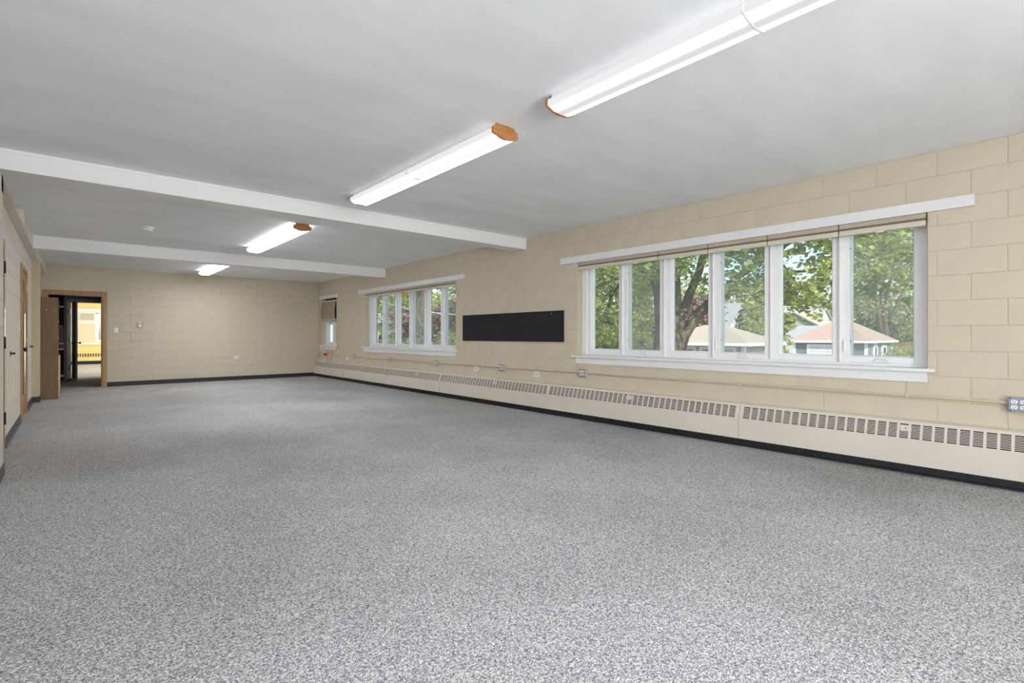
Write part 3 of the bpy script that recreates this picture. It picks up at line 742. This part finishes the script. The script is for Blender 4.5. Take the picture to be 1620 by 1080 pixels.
t = thing('bookcase', (-.55, 17.0, 0), 'dark open shelving unit with white shelves seen through the back doorway', 'bookcase')
sx0, sx1, sy0, sy1, st = -1.05, -.085, 16.85, 17.25, 2.30
MB().box(sx1 - .055, sx1, sy0, sy1, 0, st).build('side_panel', 'red_brown', t, bevel=.002)
MB().box(sx0, sx0 + .055, sy0, sy1, 0, st).build('side_panel', 'red_brown', t)
MB().box(sx0 + .055, sx1 - .055, sy1 - .02, sy1, 0, st).build('back_panel', 'dark_void', t)
for z in (.125, .80, .945, 1.87): MB().box(sx0 + .055, sx1 - .055, sy0 + .02, sy1 - .02, z - .018, z + .018).build('shelf', 'trim_white', t)
MB().box(sx0 + .055, sx1 - .055, sy0 + .03, sy0 + .05, .818, .927).build('fascia', 'red_brown', t)
MB().box(sx0 + .055, sx1 - .055, sy0 + .02, sy1 - .02, st - .02, st).build('top_panel', 'trim_white', t)
for (x, w_, z, h, m, lb) in ((-.17, .10, 1.40, .05, 'pink_box', 'small pinkish box on the dark shelving unit, the upper one'), (-.16, .12, .963, .28, 'cardboard', 'dark cardboard box standing on the lower white shelf'),
                         (-.16, .12, 1.29, .11, 'cardboard', 'flat brown box lying under the small pinkish box')):
    z = {1.40: 1.353, .963: .963, 1.29: 1.243}[z]
    o = thing('storage_box', (x - .06, sy0 + .15, z), lb, 'box')
    MB().box(x - w_, x + .015, sy0 + .05, sy0 + .25, z, z + h).build('carton', m, o, bevel=.003)
    MB().box(x - w_ - .001, x + .016, sy0 + .048, sy0 + .252, z + h - .012, z + h + .002).build('lid', m, o)

w6 = struct_empty('wall_far_room')
FY = 26.03
WXa, WXb, Wz0, Wz1 = .745, 2.2, .95, 2.05
f_ = MB(); f_.box(-1.2, -1.1, VY + .15, FY, 0, H)
f_.box(-1.2, WXa, FY, FY + .2, 0, H + .4); f_.box(WXb, 4.2, FY, FY + .2, 0, H + .4); f_.box(WXa, WXb, FY, FY + .2, 0, Wz0); f_.box(WXa, WXb, FY, FY + .2, Wz1, H + .4)
f_.box(4.0, 4.1, VY + .15, 19.4, 0, H); f_.box(4.0, 4.1, 24.6, FY, 0, H); f_.box(4.0, 4.1, 19.4, 24.6, 0, .8); f_.box(4.0, 4.1, 19.4, 24.6, 2.2, H)  # unseen side opening, put in for the far-room fill lamp
f_.build('wall_core', 'yellow_wall', w6)
for k in range(-1, 4):
    xo = k * BL + .1
    MB().box(xo + .003, xo + BL - .003, FY - .006, FY, 2.235, 2.6).build('block', 'yellow_wall', w6, bevel=.002)
box('ceiling_far_room', 'beam_paint', -1.2, 4.2, VY + .1, FY + .2, H, H + .1, kind='structure')
bf = struct_empty('baseboard_far_room')
MB().box(-1.1, 4.0, FY - .03, FY, 0, .13).build('base_strip', 'base_black', bf)
w4 = struct_empty('window_4')
MB().box(-.3, 2.3, FY - .05, FY, 2.09, 2.22).build('header_board', 'trim_white', w4)
MB().box(-.3, 2.3, FY - .06, FY, .775, .845).build('window_sill', 'trim_white', w4, bevel=.004)
MB().box(-.2, .745, FY - .012, FY, .845, 2.09).build('side_panel', 'trim_white', w4)
MB().box(.205, .735, FY - .03, FY - .012, .860, 1.62).build('cream_panel', 'cream_board', w4, bevel=.003)
fm = MB(); fm.box(WXa, WXa + .09, FY - .01, FY + .1, Wz0, Wz1); fm.box(WXb - .09, WXb, FY - .01, FY + .1, Wz0, Wz1); fm.box(WXa, WXb, FY - .01, FY + .1, Wz0 - .07, Wz0 + .02); fm.box(WXa, WXb, FY - .01, FY + .1, Wz1 - .03, Wz1 + .04)
fm.build('window_frame', 'vinyl_white', w4); MB().box(WXa + .09, WXb - .09, FY + .05, FY + .056, Wz0 + .02, Wz1 - .03).build('pane', 'glass', w4)
t = thing('louvred_vent', (.485, FY, 1.88), 'white louvred vent above the cream panel in the yellow far room', 'vent')
MB().box(.235, .72, FY - .035, FY - .012, 1.70, 2.06).build('frame', 'trim_white', t, bevel=.004)
for k in range(5):
    z = 1.765 + k * .056
    MB().prism([(FY - .050, z), (FY - .035, z + .03), (FY - .035, z + .022), (FY - .046, z - .004)], 'x', .275, .695).build('louvre', 'beige_plate', t)
t = thing('baseboard_radiator', (.6, FY, .13), 'yellow-painted convector cover with a slotted grille in the far room', 'radiator')
MB().box(-.9, 3.9, FY - .10, FY, .14, .30).build('front_panel', 'yellow_wall', t); MB().box(-.9, 3.9, FY - .10, FY, .43, .47).build('top_cap', 'yellow_wall', t)
MB().box(-.9, 3.9, FY - .06, FY, .30, .43).build('inner_void', 'cardboard', t)
g = MB()
for k in range(60): g.box(-.9 + k * .08, -.9 + k * .08 + .028, FY - .10, FY - .06, .30, .43)
g.build('grille_bars', 'yellow_wall', t, kind='stuff')

# ---------------------------------------------------------------- outdoors
gr = struct_empty('ground'); MB().box(WX + .35, 220, -60, 220, G - .1, G).build('lawn', 'grass', gr)
MB().box(-60, WX + .35, 27, 220, G - .1, G).build('lawn', 'grass', gr)
MB().box(17, 44, -6, 22, G, G + .02).build('driveway', 'asphalt', gr)
MB().box(0.2, 6.5, -12, RY - .2, -.2, -.1).build('rear_terrace', 'asphalt', gr)

def hip(mb, x0, x1, y0, y1, ze, zp, ov=.35, th=.12):
    x0 -= ov; x1 += ov; y0 -= ov; y1 += ov
    lx, ly = x1 - x0, y1 - y0; cx_, cy_ = (x0 + x1) / 2, (y0 + y1) / 2
    if lx > ly: r0, r1 = (cx_ - (lx - ly) / 2, cy_), (cx_ + (lx - ly) / 2, cy_)
    else: r0, r1 = (cx_, cy_ - (ly - lx) / 2), (cx_, cy_ + (ly - lx) / 2)
    b = len(mb.v)
    mb.v += [(x0, y0, ze), (x1, y0, ze), (x1, y1, ze), (x0, y1, ze), (*r0, zp), (*r1, zp)]
    if lx > ly: fs = [(0, 1, 5, 4), (1, 2, 5), (2, 3, 4, 5), (3, 0, 4), (0, 3, 2, 1)]
    else: fs = [(0, 1, 4), (1, 2, 5, 4), (2, 3, 5), (3, 0, 4, 5), (0, 3, 2, 1)]
    mb.f += [tuple(b + i for i in f) for f in fs]
def fascia(t, x0, x1, y0, y1, ze, ov=.35):
    m = MB(); x0 -= ov; x1 += ov; y0 -= ov; y1 += ov
    for a in ((x0 - .03, x0, y0, y1), (x1, x1 + .03, y0, y1), (x0, x1, y0 - .03, y0), (x0, x1, y1, y1 + .03)): m.box(*a, ze - .13, ze + .02)
    m.build('fascia', 'siding_white', t)
def sideboards(t, m, x0, x1, y0, y1, z0, z1, st=.16):
    mb = MB(); z = z0
    while z < z1 - .01:
        zz = min(z + st, z1); mb.box(x0 - .012, x1 + .012, y0 - .012, y1 + .012, z, zz - .015); z += st
    mb.box(x0, x1, y0, y1, z0, z1)
    return mb.build('siding', m, t)
def garage_door(t, x, ya, yb, z0, z1, m='door_white'):
    d = MB(); n = 4; k = 4; hh = (z1 - z0) / n; ww = (yb - ya) / k
    d.box(x - .02, x, ya, yb, z0, z1)
    for i in range(n):
        for j in range(k): d.box(x - .04, x - .02, ya + j * ww + .06, ya + (j + 1) * ww - .06, z0 + i * hh + .07, z0 + (i + 1) * hh - .07)
    d.build('garage_door', m, t)
    fr = MB(); fr.box(x - .05, x, ya - .14, ya, z0, z1 + .14); fr.box(x - .05, x, yb, yb + .14, z0, z1 + .14); fr.box(x - .05, x, ya, yb, z1, z1 + .14)
    fr.build('door_frame', 'siding_white', t)

# garage with the tan hip roof
t = thing('garage', (28, 13.9, G), 'garage with a low tan hip roof outside the near window', 'garage')
ga = (25.9, 30.0, 11.35, 16.6)
sideboards(t, 'siding_tan', *ga, G, .72); r = MB(); hip(r, *ga, .76, 1.76); r.build('roof', 'shingle_tan', t); fascia(t, *ga, .74)
garage_door(t, 25.9, 11.9, 13.6, G, .42, 'siding_tan'); garage_door(t, 25.9, 14.1, 15.9, G, .42, 'siding_tan')
MB().box(25.86, 25.9, 11.33, 11.5, G, .62).build('corner_board', 'siding_white', t); MB().box(25.9, 26.0, 11.30, 11.335, G, .62).build('corner_board', 'siding_white', t)
MB().box(26.3, 27.6, 11.29, 11.34, -.3, .15).build('side_window', 'door_white', t)
# garage with the reddish hip roof
t = thing('garage', (46.6, 12.7, G), 'grey garage with a reddish hip roof and white doors outside the near window', 'garage')
ga = (43.2, 50.1, 10.25, 15.1)
sideboards(t, 'siding_grey', *ga, G, .72); r = MB(); hip(r, *ga, .76, 2.46); r.build('roof', 'shingle_red', t); fascia(t, *ga, .74)
garage_door(t, 43.2, 11.6, 14.0, G, .35)
MB().box(43.15, 43.2, 10.22, 10.42, G, .62).build('corner_board', 'siding_white', t); MB().box(43.15, 43.2, 14.95, 15.12, G, .62).build('corner_board', 'siding_white', t)
MB().box(50.0, 50.12, 10.18, 10.25, G, .62).build('corner_board', 'siding_white', t)
sd = MB().box(44.6, 45.6, 10.17, 10.24, G, .55).build('side_door', 'siding_white', t)
MB().box(44.9, 45.3, 10.15, 10.17, -.5, .3).build('door_glass', 'window_dark', sd)
sd = MB().box(46.9, 48.2, 10.17, 10.24, G, .45).build('side_door', 'siding_white', t)
MB().box(47.2, 47.9, 10.15, 10.17, -.6, .25).build('door_glass', 'window_dark', sd)

def gable_house(label, x0, x1, y0, y1, ze, zp, ridge, wall, roof, ov=.4, extra=None):
    t = thing('house', ((x0 + x1) / 2, (y0 + y1) / 2, G), label, 'house')
    sideboards(t, wall, x0, x1, y0, y1, G, ze, .3)
    r = MB(); g = MB()
    if ridge == 'y':
        xm = (x0 + x1) / 2; k = (zp - ze) / ((x1 - x0) / 2)
        for s in (-1, 1):
            e = xm + s * ((x1 - x0) / 2 + ov); r.prism([(e, ze - k * ov), (xm, zp), (xm, zp + .18), (e, ze - k * ov + .18)][::s], 'y', y0 - ov, y1 + ov)
        g.prism([(x0, ze), (x1, ze), (xm, zp)], 'y', y0 - .02, y1 + .02)
    else:
        ym = (y0 + y1) / 2; k = (zp - ze) / ((y1 - y0) / 2)
        for s in (-1, 1):
            e = ym + s * ((y1 - y0) / 2 + ov); r.prism([(e, ze - k * ov), (ym, zp), (ym, zp + .18), (e, ze - k * ov + .18)][::s], 'x', x0 - ov, x1 + ov)
        g.prism([(y0, ze), (y1, ze), (ym, zp)], 'x', x0 - .02, x1 + .02)
    r.build('roof', roof, t); g.build('gable_wall', wall, t)
    return t
t = gable_house('white-gabled house with a steep grey roof behind the tan-roofed garage', 56.6, 64.6, 26.9, 36, 2.1, 4.9, 'y', 'siding_white', 'shingle_grey')
MB().box(59.9, 61.3, 26.82, 26.88, 1.4, 2.9).build('window', 'window_dark', t)
t = gable_house('low pale green house with a grey roof left of the red-roofed garage', 52.5, 58.5, 16.6, 24, .72, 1.95, 'y', 'siding_green', 'shingle_grey', .3)
MB().box(52.44, 52.5, 17.4, 19.2, -.9, .35).build('window', 'door_white', t)
t = gable_house('distant house with a brown roof behind the red-roofed garage', 76, 84, 23.0, 30, 2.2, 4.3, 'x', 'siding_green', 'shingle_tan')
MB().box(75.9, 75.96, 25.4, 27, .4, 1.8).build('window', 'siding_white', t)
t = gable_house('distant pale house with a grey roof beyond the brown-roofed house', 92, 101, 29, 36, 3.0, 5.6, 'y', 'siding_white', 'shingle_grey')
# house with a porch seen in the middle window
c = at(606, 530, 42)
t = gable_house('grey house with a white-trimmed porch seen through the middle window', c.x - 5.0, c.x + .6, c.y + .5, c.y + 9, 2.4, 4.6, 'x', 'siding_grey', 'shingle_grey')
pz = CAM_H + (531 - 522) / F_PX * 40
MB().box(c.x - 3.2, c.x + 1.2, c.y - 1.8, c.y + .6, pz - .05, pz + .18).build('porch_roof', 'shingle_tan', t)
MB().box(c.x - 3.2, c.x + 1.2, c.y - 1.85, c.y - 1.75, pz - .25, pz - .05).build('porch_beam', 'siding_white', t)
for dx in (-3.0, -1.4, .0, 1.0): MB().box(c.x + dx - .09, c.x + dx + .09, c.y - 1.8, c.y - 1.62, G, pz - .2).build('porch_post', 'siding_white', t)
for dx in (-1.2, -.1):
    f_w = MB().box(c.x + dx - .5, c.x + dx + .5, c.y + .42, c.y + .5, .2, 1.6).build('window', 'siding_white', t); MB().box(c.x + dx - .4, c.x + dx + .4, c.y + .40, c.y + .42, .3, 1.5).build('pane', 'window_dark', f_w)
# white clapboard building filling the small far window
t = gable_house('white clapboard building close outside the small far window', 8.7, 12.1, 25, 31, 3.4, 4.8, 'y', 'siding_white', 'shingle_grey')
# low brick wall right of the red-roofed garage
t = thing('brick_wall', (60, 8, G), 'low red-brown brick wall right of the red-roofed garage', 'wall')
for k in range(4):
    MB().box(57.5, 58.0, 5.0, 11.6, -.75 + k * .30, -.47 + k * .30).build('brick_course', 'red_brick' if k % 2 else 'shingle_tan', t, bevel=.02)

def leaves(mb_blobs, n, size, flat=.5, clump=.22):
    """clumpy crown: leaf quads around twig centres inside ellipsoids [(centre, radii)]"""
    vol = np.array([b[1][0] * b[1][1] * b[1][2] for b in mb_blobs]) ** .66; vol = vol / vol.sum()
    V = []; F_ = []
    for (cc, rr), w_ in zip(mb_blobs, vol):
        m = int(n * w_)
        if m < 4: continue
        nc = max(6, m // 22)
        d = rng.normal(size=(nc, 3)); d /= np.linalg.norm(d, axis=1)[:, None]
        tw = d * (rng.random((nc, 1)) ** .45) * np.array(rr) + np.array(cc)
        idx = rng.integers(0, nc, m)
        sc = clump * min(rr)
        p = tw[idx] + rng.normal(size=(m, 3)) * sc * np.array([1, 1, .55])
        a = rng.normal(size=(m, 3)); a[:, 2] *= flat; a /= np.linalg.norm(a, axis=1)[:, None]
        b = rng.normal(size=(m, 3)); b -= a * (a * b).sum(1)[:, None]; b /= np.linalg.norm(b, axis=1)[:, None]
        s = size * (0.6 + .8 * rng.random((m, 1)))
        q = np.stack([p - a * s, p - b * s * .55 + a * s * .1, p + a * s, p + b * s * .55 + a * s * .1], 1).reshape(-1, 3)
        base = len(V); V.extend(map(tuple, q.tolist()))
        F_.extend([(base + 4 * i, base + 4 * i + 1, base + 4 * i + 2, base + 4 * i + 3) for i in range(m)])
    return V, F_
def tree(name, label, blobs, n, size, leaf, limbs=(), bark='bark', cat='tree', root=None, clump=.22, group=None):
    b0 = root or (limbs[0][0][0] if limbs else blobs[0][0]); rt = Vector((b0[0], b0[1], G))
    t = thing(name, rt, label, cat, group)
    if limbs:
        for i, (pts, rad) in enumerate(limbs):
            MB().tube(pts, rad, 9).build('trunk' if i == 0 else 'branch', bark, t, smooth=True)
    V, F_ = leaves([(tuple(c_), r_) for c_, r_ in blobs], n, size, clump=clump)
    mb = MB(); mb.v = V; mb.f = F_
    mb.build('foliage', leaf, t, kind='stuff')
    return t
def P(px, py, d): return tuple(at(px, py, d))
def base(px, d): q = at(px, 560, d); return (q.x, q.y, G)

# the big multi-stemmed maple outside the near window
d = 13.0
tree('maple_tree', 'big leaning multi-stemmed maple close outside the near long window',
     [(P(1090, 400, 12.5), (1.9, 1.6, .75)), (P(1175, 440, 12), (1.2, 1.2, .75)), (P(1290, 465, 11.5), (1.3, 1.2, .55)), (P(1320, 385, 11.5), (1.4, 1.4, .55)), (P(1190, 385, 12), (1.2, 1.2, .45)),
      (P(1400, 395, 11), (1.5, 1.4, .7)), (P(1400, 450, 11), (1.0, 1.0, .42)), (P(1020, 415, 13), (1.0, 1.0, .7)), (P(1200, 300, 12), (5, 4, 1.0)), (P(1270, 445, 11.5), (.8, .8, .42))],
     15000, .075, 'leaf_green',
     [([base(1058, d), P(1057, 560, d), P(1055, 520, d), P(1048, 480, d), P(1038, 430, d), P(1028, 370, d), P(1015, 290, d)], [.42, .39, .30, .20, .16, .12, .08]),
      ([P(1064, 552, d), P(1070, 510, d), P(1072, 470, d), P(1070, 430, d), P(1068, 370, d), P(1066, 290, d)], [.22, .12, .10, .09, .07, .05]),
      ([P(1068, 548, d), P(1078, 505, d), P(1090, 468, d), P(1106, 430, d), P(1118, 380, d), P(1130, 300, d)], [.15, .12, .11, .10, .08, .05]),
      ([P(1070, 560, d), P(1082, 530, d), P(1098, 505, d), P(1124, 478, d), P(1165, 440, d - .3), P(1230, 395, d - .6), P(1320, 340, d - 1)], [.2, .16, .14, .12, .08, .06, .04]),
      ([P(1126, 478, d), P(1180, 455, d - .2), P(1255, 430, d - .8), P(1330, 425, d - 1.3), P(1420, 405, d - 1.8)], [.06, .05, .035, .025, .015]),
      ([P(1112, 380, d), P(1150, 402, d - .3), P(1190, 398, d - .5), P(1240, 420, d - .8), P(1262, 450, d - 1)], [.05, .045, .035, .025, .012])], bark='bark')
# paler tree filling the two far panes
d = 19
tree('linden_tree', 'leafy yellow-green tree filling the far panes of the near long window',
     [(P(955, 470, d), (1.4, 1.4, 1.6)), (P(1010, 450, d), (1.6, 1.3, 1.3)), (P(960, 540, d), (1.4, 1.2, .8)), (P(1010, 505, d), (.75, .8, 1.0)), (P(1000, 545, d - 1), (.7, .7, .5)), (P(980, 400, d), (3, 3, 1.4))],
     12000, .085, 'leaf_pale',
     [([base(925, d), P(940, 556, d), P(950, 543, d), P(957, 528, d), P(962, 500, d), P(968, 450, d), P(975, 380, d)], [.14, .10, .08, .07, .06, .05, .03]),
      ([P(966, 470, d), P(990, 436, d - 4), P(965, 444, d - 4), P(925, 462, d - 4)], [.05, .05, .04, .03])])
tree('plum_tree', 'dark purple-leaved plum behind the leaning maple', [(P(1032, 530, 27), (1.1, 1.1, 1.6)), (P(1094, 505, 35), (1.6, 1.8, 1.8)), (P(1112, 488, 36), (1.3, 1.3, 1.2))], 5200, .12, 'leaf_purple',
     [([base(1060, 28), P(1060, 530, 28), P(1062, 490, 28)], [.2, .15, .06])])
tree('arborvitae', 'narrow dark conical evergreen in front of the white gable', [(P(1174, 523, 48), (.75, .75, 1.1)), (P(1174, 508, 48), (.5, .5, 1.0)), (P(1174, 496, 48), (.25, .25, .7))], 2600, .11, 'leaf_dark',
     [([base(1174, 48), P(1174, 520, 48), P(1174, 490, 48)], [.15, .1, .03])], clump=.3)
tree('young_tree', 'small yellow-green tree standing between the two garages', [(P(1241, 520, 31), (.45, .5, 1.2)), (P(1236, 550, 31), (.4, .4, .8)), (P(1249, 503, 31), (.35, .4, .5))], 1500, .09, 'leaf_green',
     [([base(1240, 31), P(1241, 540, 31), P(1243, 505, 31)], [.06, .05, .02])])
tree('young_tree', 'pale green tree right of the white gable, behind the tan-roofed garage', [(P(1195, 505, 44), (1.4, 1.3, 1.2)), (P(1200, 485, 44), (1.2, 1.2, 1.0)), (P(1190, 525, 44), (1.3, 1.3, .7))], 2600, .12, 'leaf_pale',
     [([base(1196, 44), P(1196, 520, 44), P(1197, 480, 44)], [.12, .1, .04])])
d = 50
tree('elm_tree', 'several-stemmed tree with sparse olive leaves behind the red-roofed garage',
     [(P(1400, 430, d), (4.5, 4, 2.6)), (P(1370, 480, d), (2.8, 2.5, 1.6)), (P(1440, 490, d), (3.5, 2.5, 2.0)), (P(1420, 400, d), (6, 4, 2))], 5200, .17, 'leaf_olive',
     [([base(1404, d), P(1403, 535, d), P(1398, 495, d), P(1394, 450, d), P(1384, 390, d)], [.34, .28, .24, .18, .08]),
      ([P(1396, 540, d), P(1390, 500, d), P(1384, 470, d), P(1372, 440, d)], [.22, .2, .16, .08]),
      ([P(1404, 530, d), P(1412, 500, d), P(1424, 470, d), P(1440, 440, d), P(1446, 380, d)], [.24, .2, .15, .11, .05]),
      ([P(1406, 540, d), P(1424, 510, d), P(1446, 490, d), P(1470, 480, d)], [.16, .12, .09, .04]),
      ([P(1398, 480, d), P(1410, 440, d), P(1416, 400, d), P(1420, 350, d)], [.16, .13, .1, .05])], bark='bark', clump=.3)
tree('shrub', 'yellow-green shrub at the right end of the red-roofed garage', [(P(1425, 562, 32), (1.0, 1.0, .6)), (P(1448, 556, 32), (.7, .7, .6))], 1800, .07, 'leaf_pale', cat='shrub')
# row of trees closing the view
labs = ['olive-green background tree behind the white-gabled house', 'olive background tree above the distant roofs', 'brownish background tree above the red-roofed garage',
        'dense background tree left of the elm stems', 'dense background tree right of the elm stems', 'background tree beyond the far panes of the near window', 'background tree behind the leaning maple']
for k, (px_, d_, rr_, lf_, pyc) in enumerate(((1165, 108, (9, 7, 6.0), 'leaf_olive', 490), (1225, 150, (11, 8, 8.0), 'leaf_olive', 480), (1300, 118, (10, 7, 7), 'leaf_olive', 478), (1375, 98, (8, 6, 5), 'leaf_dark', 500),
                                     (1450, 95, (9, 7, 6.5), 'leaf_olive', 500), (960, 60, (8, 6, 4.4), 'leaf_dark', 495), (1080, 85, (9, 6, 5), 'leaf_pale', 480))):
    c_ = at(px_, pyc, d_)
    tree('background_tree', labs[k], [(tuple(c_), rr_), ((c_.x, c_.y, c_.z - rr_[2] * .6), (rr_[0], rr_[1], 2.5))], 3800, .30, lf_, [([(c_.x, c_.y, G), (c_.x, c_.y, c_.z)], [.4, .15])], clump=.2)
# through the middle window
d = 21
tree('sycamore_tree', 'thick mottled tree trunk standing in the fourth pane of the middle window',
     [(P(700, 455, d), (1.6, 1.4, .7)), (P(640, 400, d), (4, 3, 1.6)), (P(716, 440, d), (1.2, 1.2, .6))], 3000, .09, 'leaf_green',
     [([base(665, d), P(665, 545, d), P(664, 500, d), P(665, 450, d), P(668, 400, d)], [.36, .30, .26, .25, .24]),
      ([P(683, 540, d + 4), P(682, 480, d + 4), P(683, 430, d + 4)], [.07, .06, .05])], bark='bark_light')
d = 17
tree('ash_tree', 'dark arching tree trunk at the far end of the middle window', [(P(610, 452, d), (1.2, 1.0, .35)), (P(600, 400, d), (3, 3, 1.2))], 1800, .08, 'leaf_green',
     [([base(593, d), P(593.5, 540, d), P(594, 500, d), P(596, 474, d), P(602, 466, d), P(612, 461, d)], [.08, .075, .07, .08, .07, .03])])
tree('birch_tree', 'green leafy tree behind the porch in the middle window', [(P(618, 500, 34), (.8, 1.5, 2.2)), (P(640, 472, 34), (1.6, 1.5, 1.5)), (P(622, 545, 33), (.7, 1, .9)), (P(612, 470, 36), (2, 2, 1.2))], 5000, .12, 'leaf_green',
     [([base(628, 34), P(628, 510, 34), P(630, 480, 34)], [.15, .12, .05])])
tree('plum_tree', 'reddish-purple plum left of the mottled trunk in the middle window', [(P(641, 512, 28), (.6, 1.2, 1.0)), (P(645, 505, 28), (.5, 1.2, .8))], 2400, .10, 'leaf_purple', [([base(641, 28), P(641, 520, 28)], [.1, .05])])
tree('plum_tree', 'reddish-purple plum right of the mottled trunk in the middle window', [(P(700, 515, 28), (1.5, 1.5, 1.1)), (P(722, 505, 28), (1.3, 1.5, 1.0))], 4200, .10, 'leaf_purple', [([base(705, 28), P(705, 520, 28)], [.12, .06])])
tree('shrub', 'bright green shrub low in the nearest panes of the middle window', [(P(693, 556, 23), (.8, .9, .5)), (P(718, 548, 23), (.8, .9, .7)), (P(645, 555, 24), (.8, .8, .6))], 3000, .07, 'leaf_green', cat='shrub')
tree('background_tree', 'pale background tree above the purple plums', [(P(700, 498, 50), (4.5, 4, 1.6)), (P(650, 490, 52), (4, 4, 2.4)), (P(722, 485, 52), (2, 3, 2.4))], 4500, .2, 'leaf_pale', [([base(700, 50), P(700, 500, 50)], [.3, .1])])
t = thing('power_line', P(640, 487, 26), 'pale overhead wire crossing behind the middle window', 'cable')
MB().tube([P(560, 462, 23), P(620, 482, 23), P(650, 489, 23), P(700, 496, 24), P(760, 500, 25)], .02, 5).build('wire', 'trim_white', t)
print('blocks', nb, nb2, nb3)
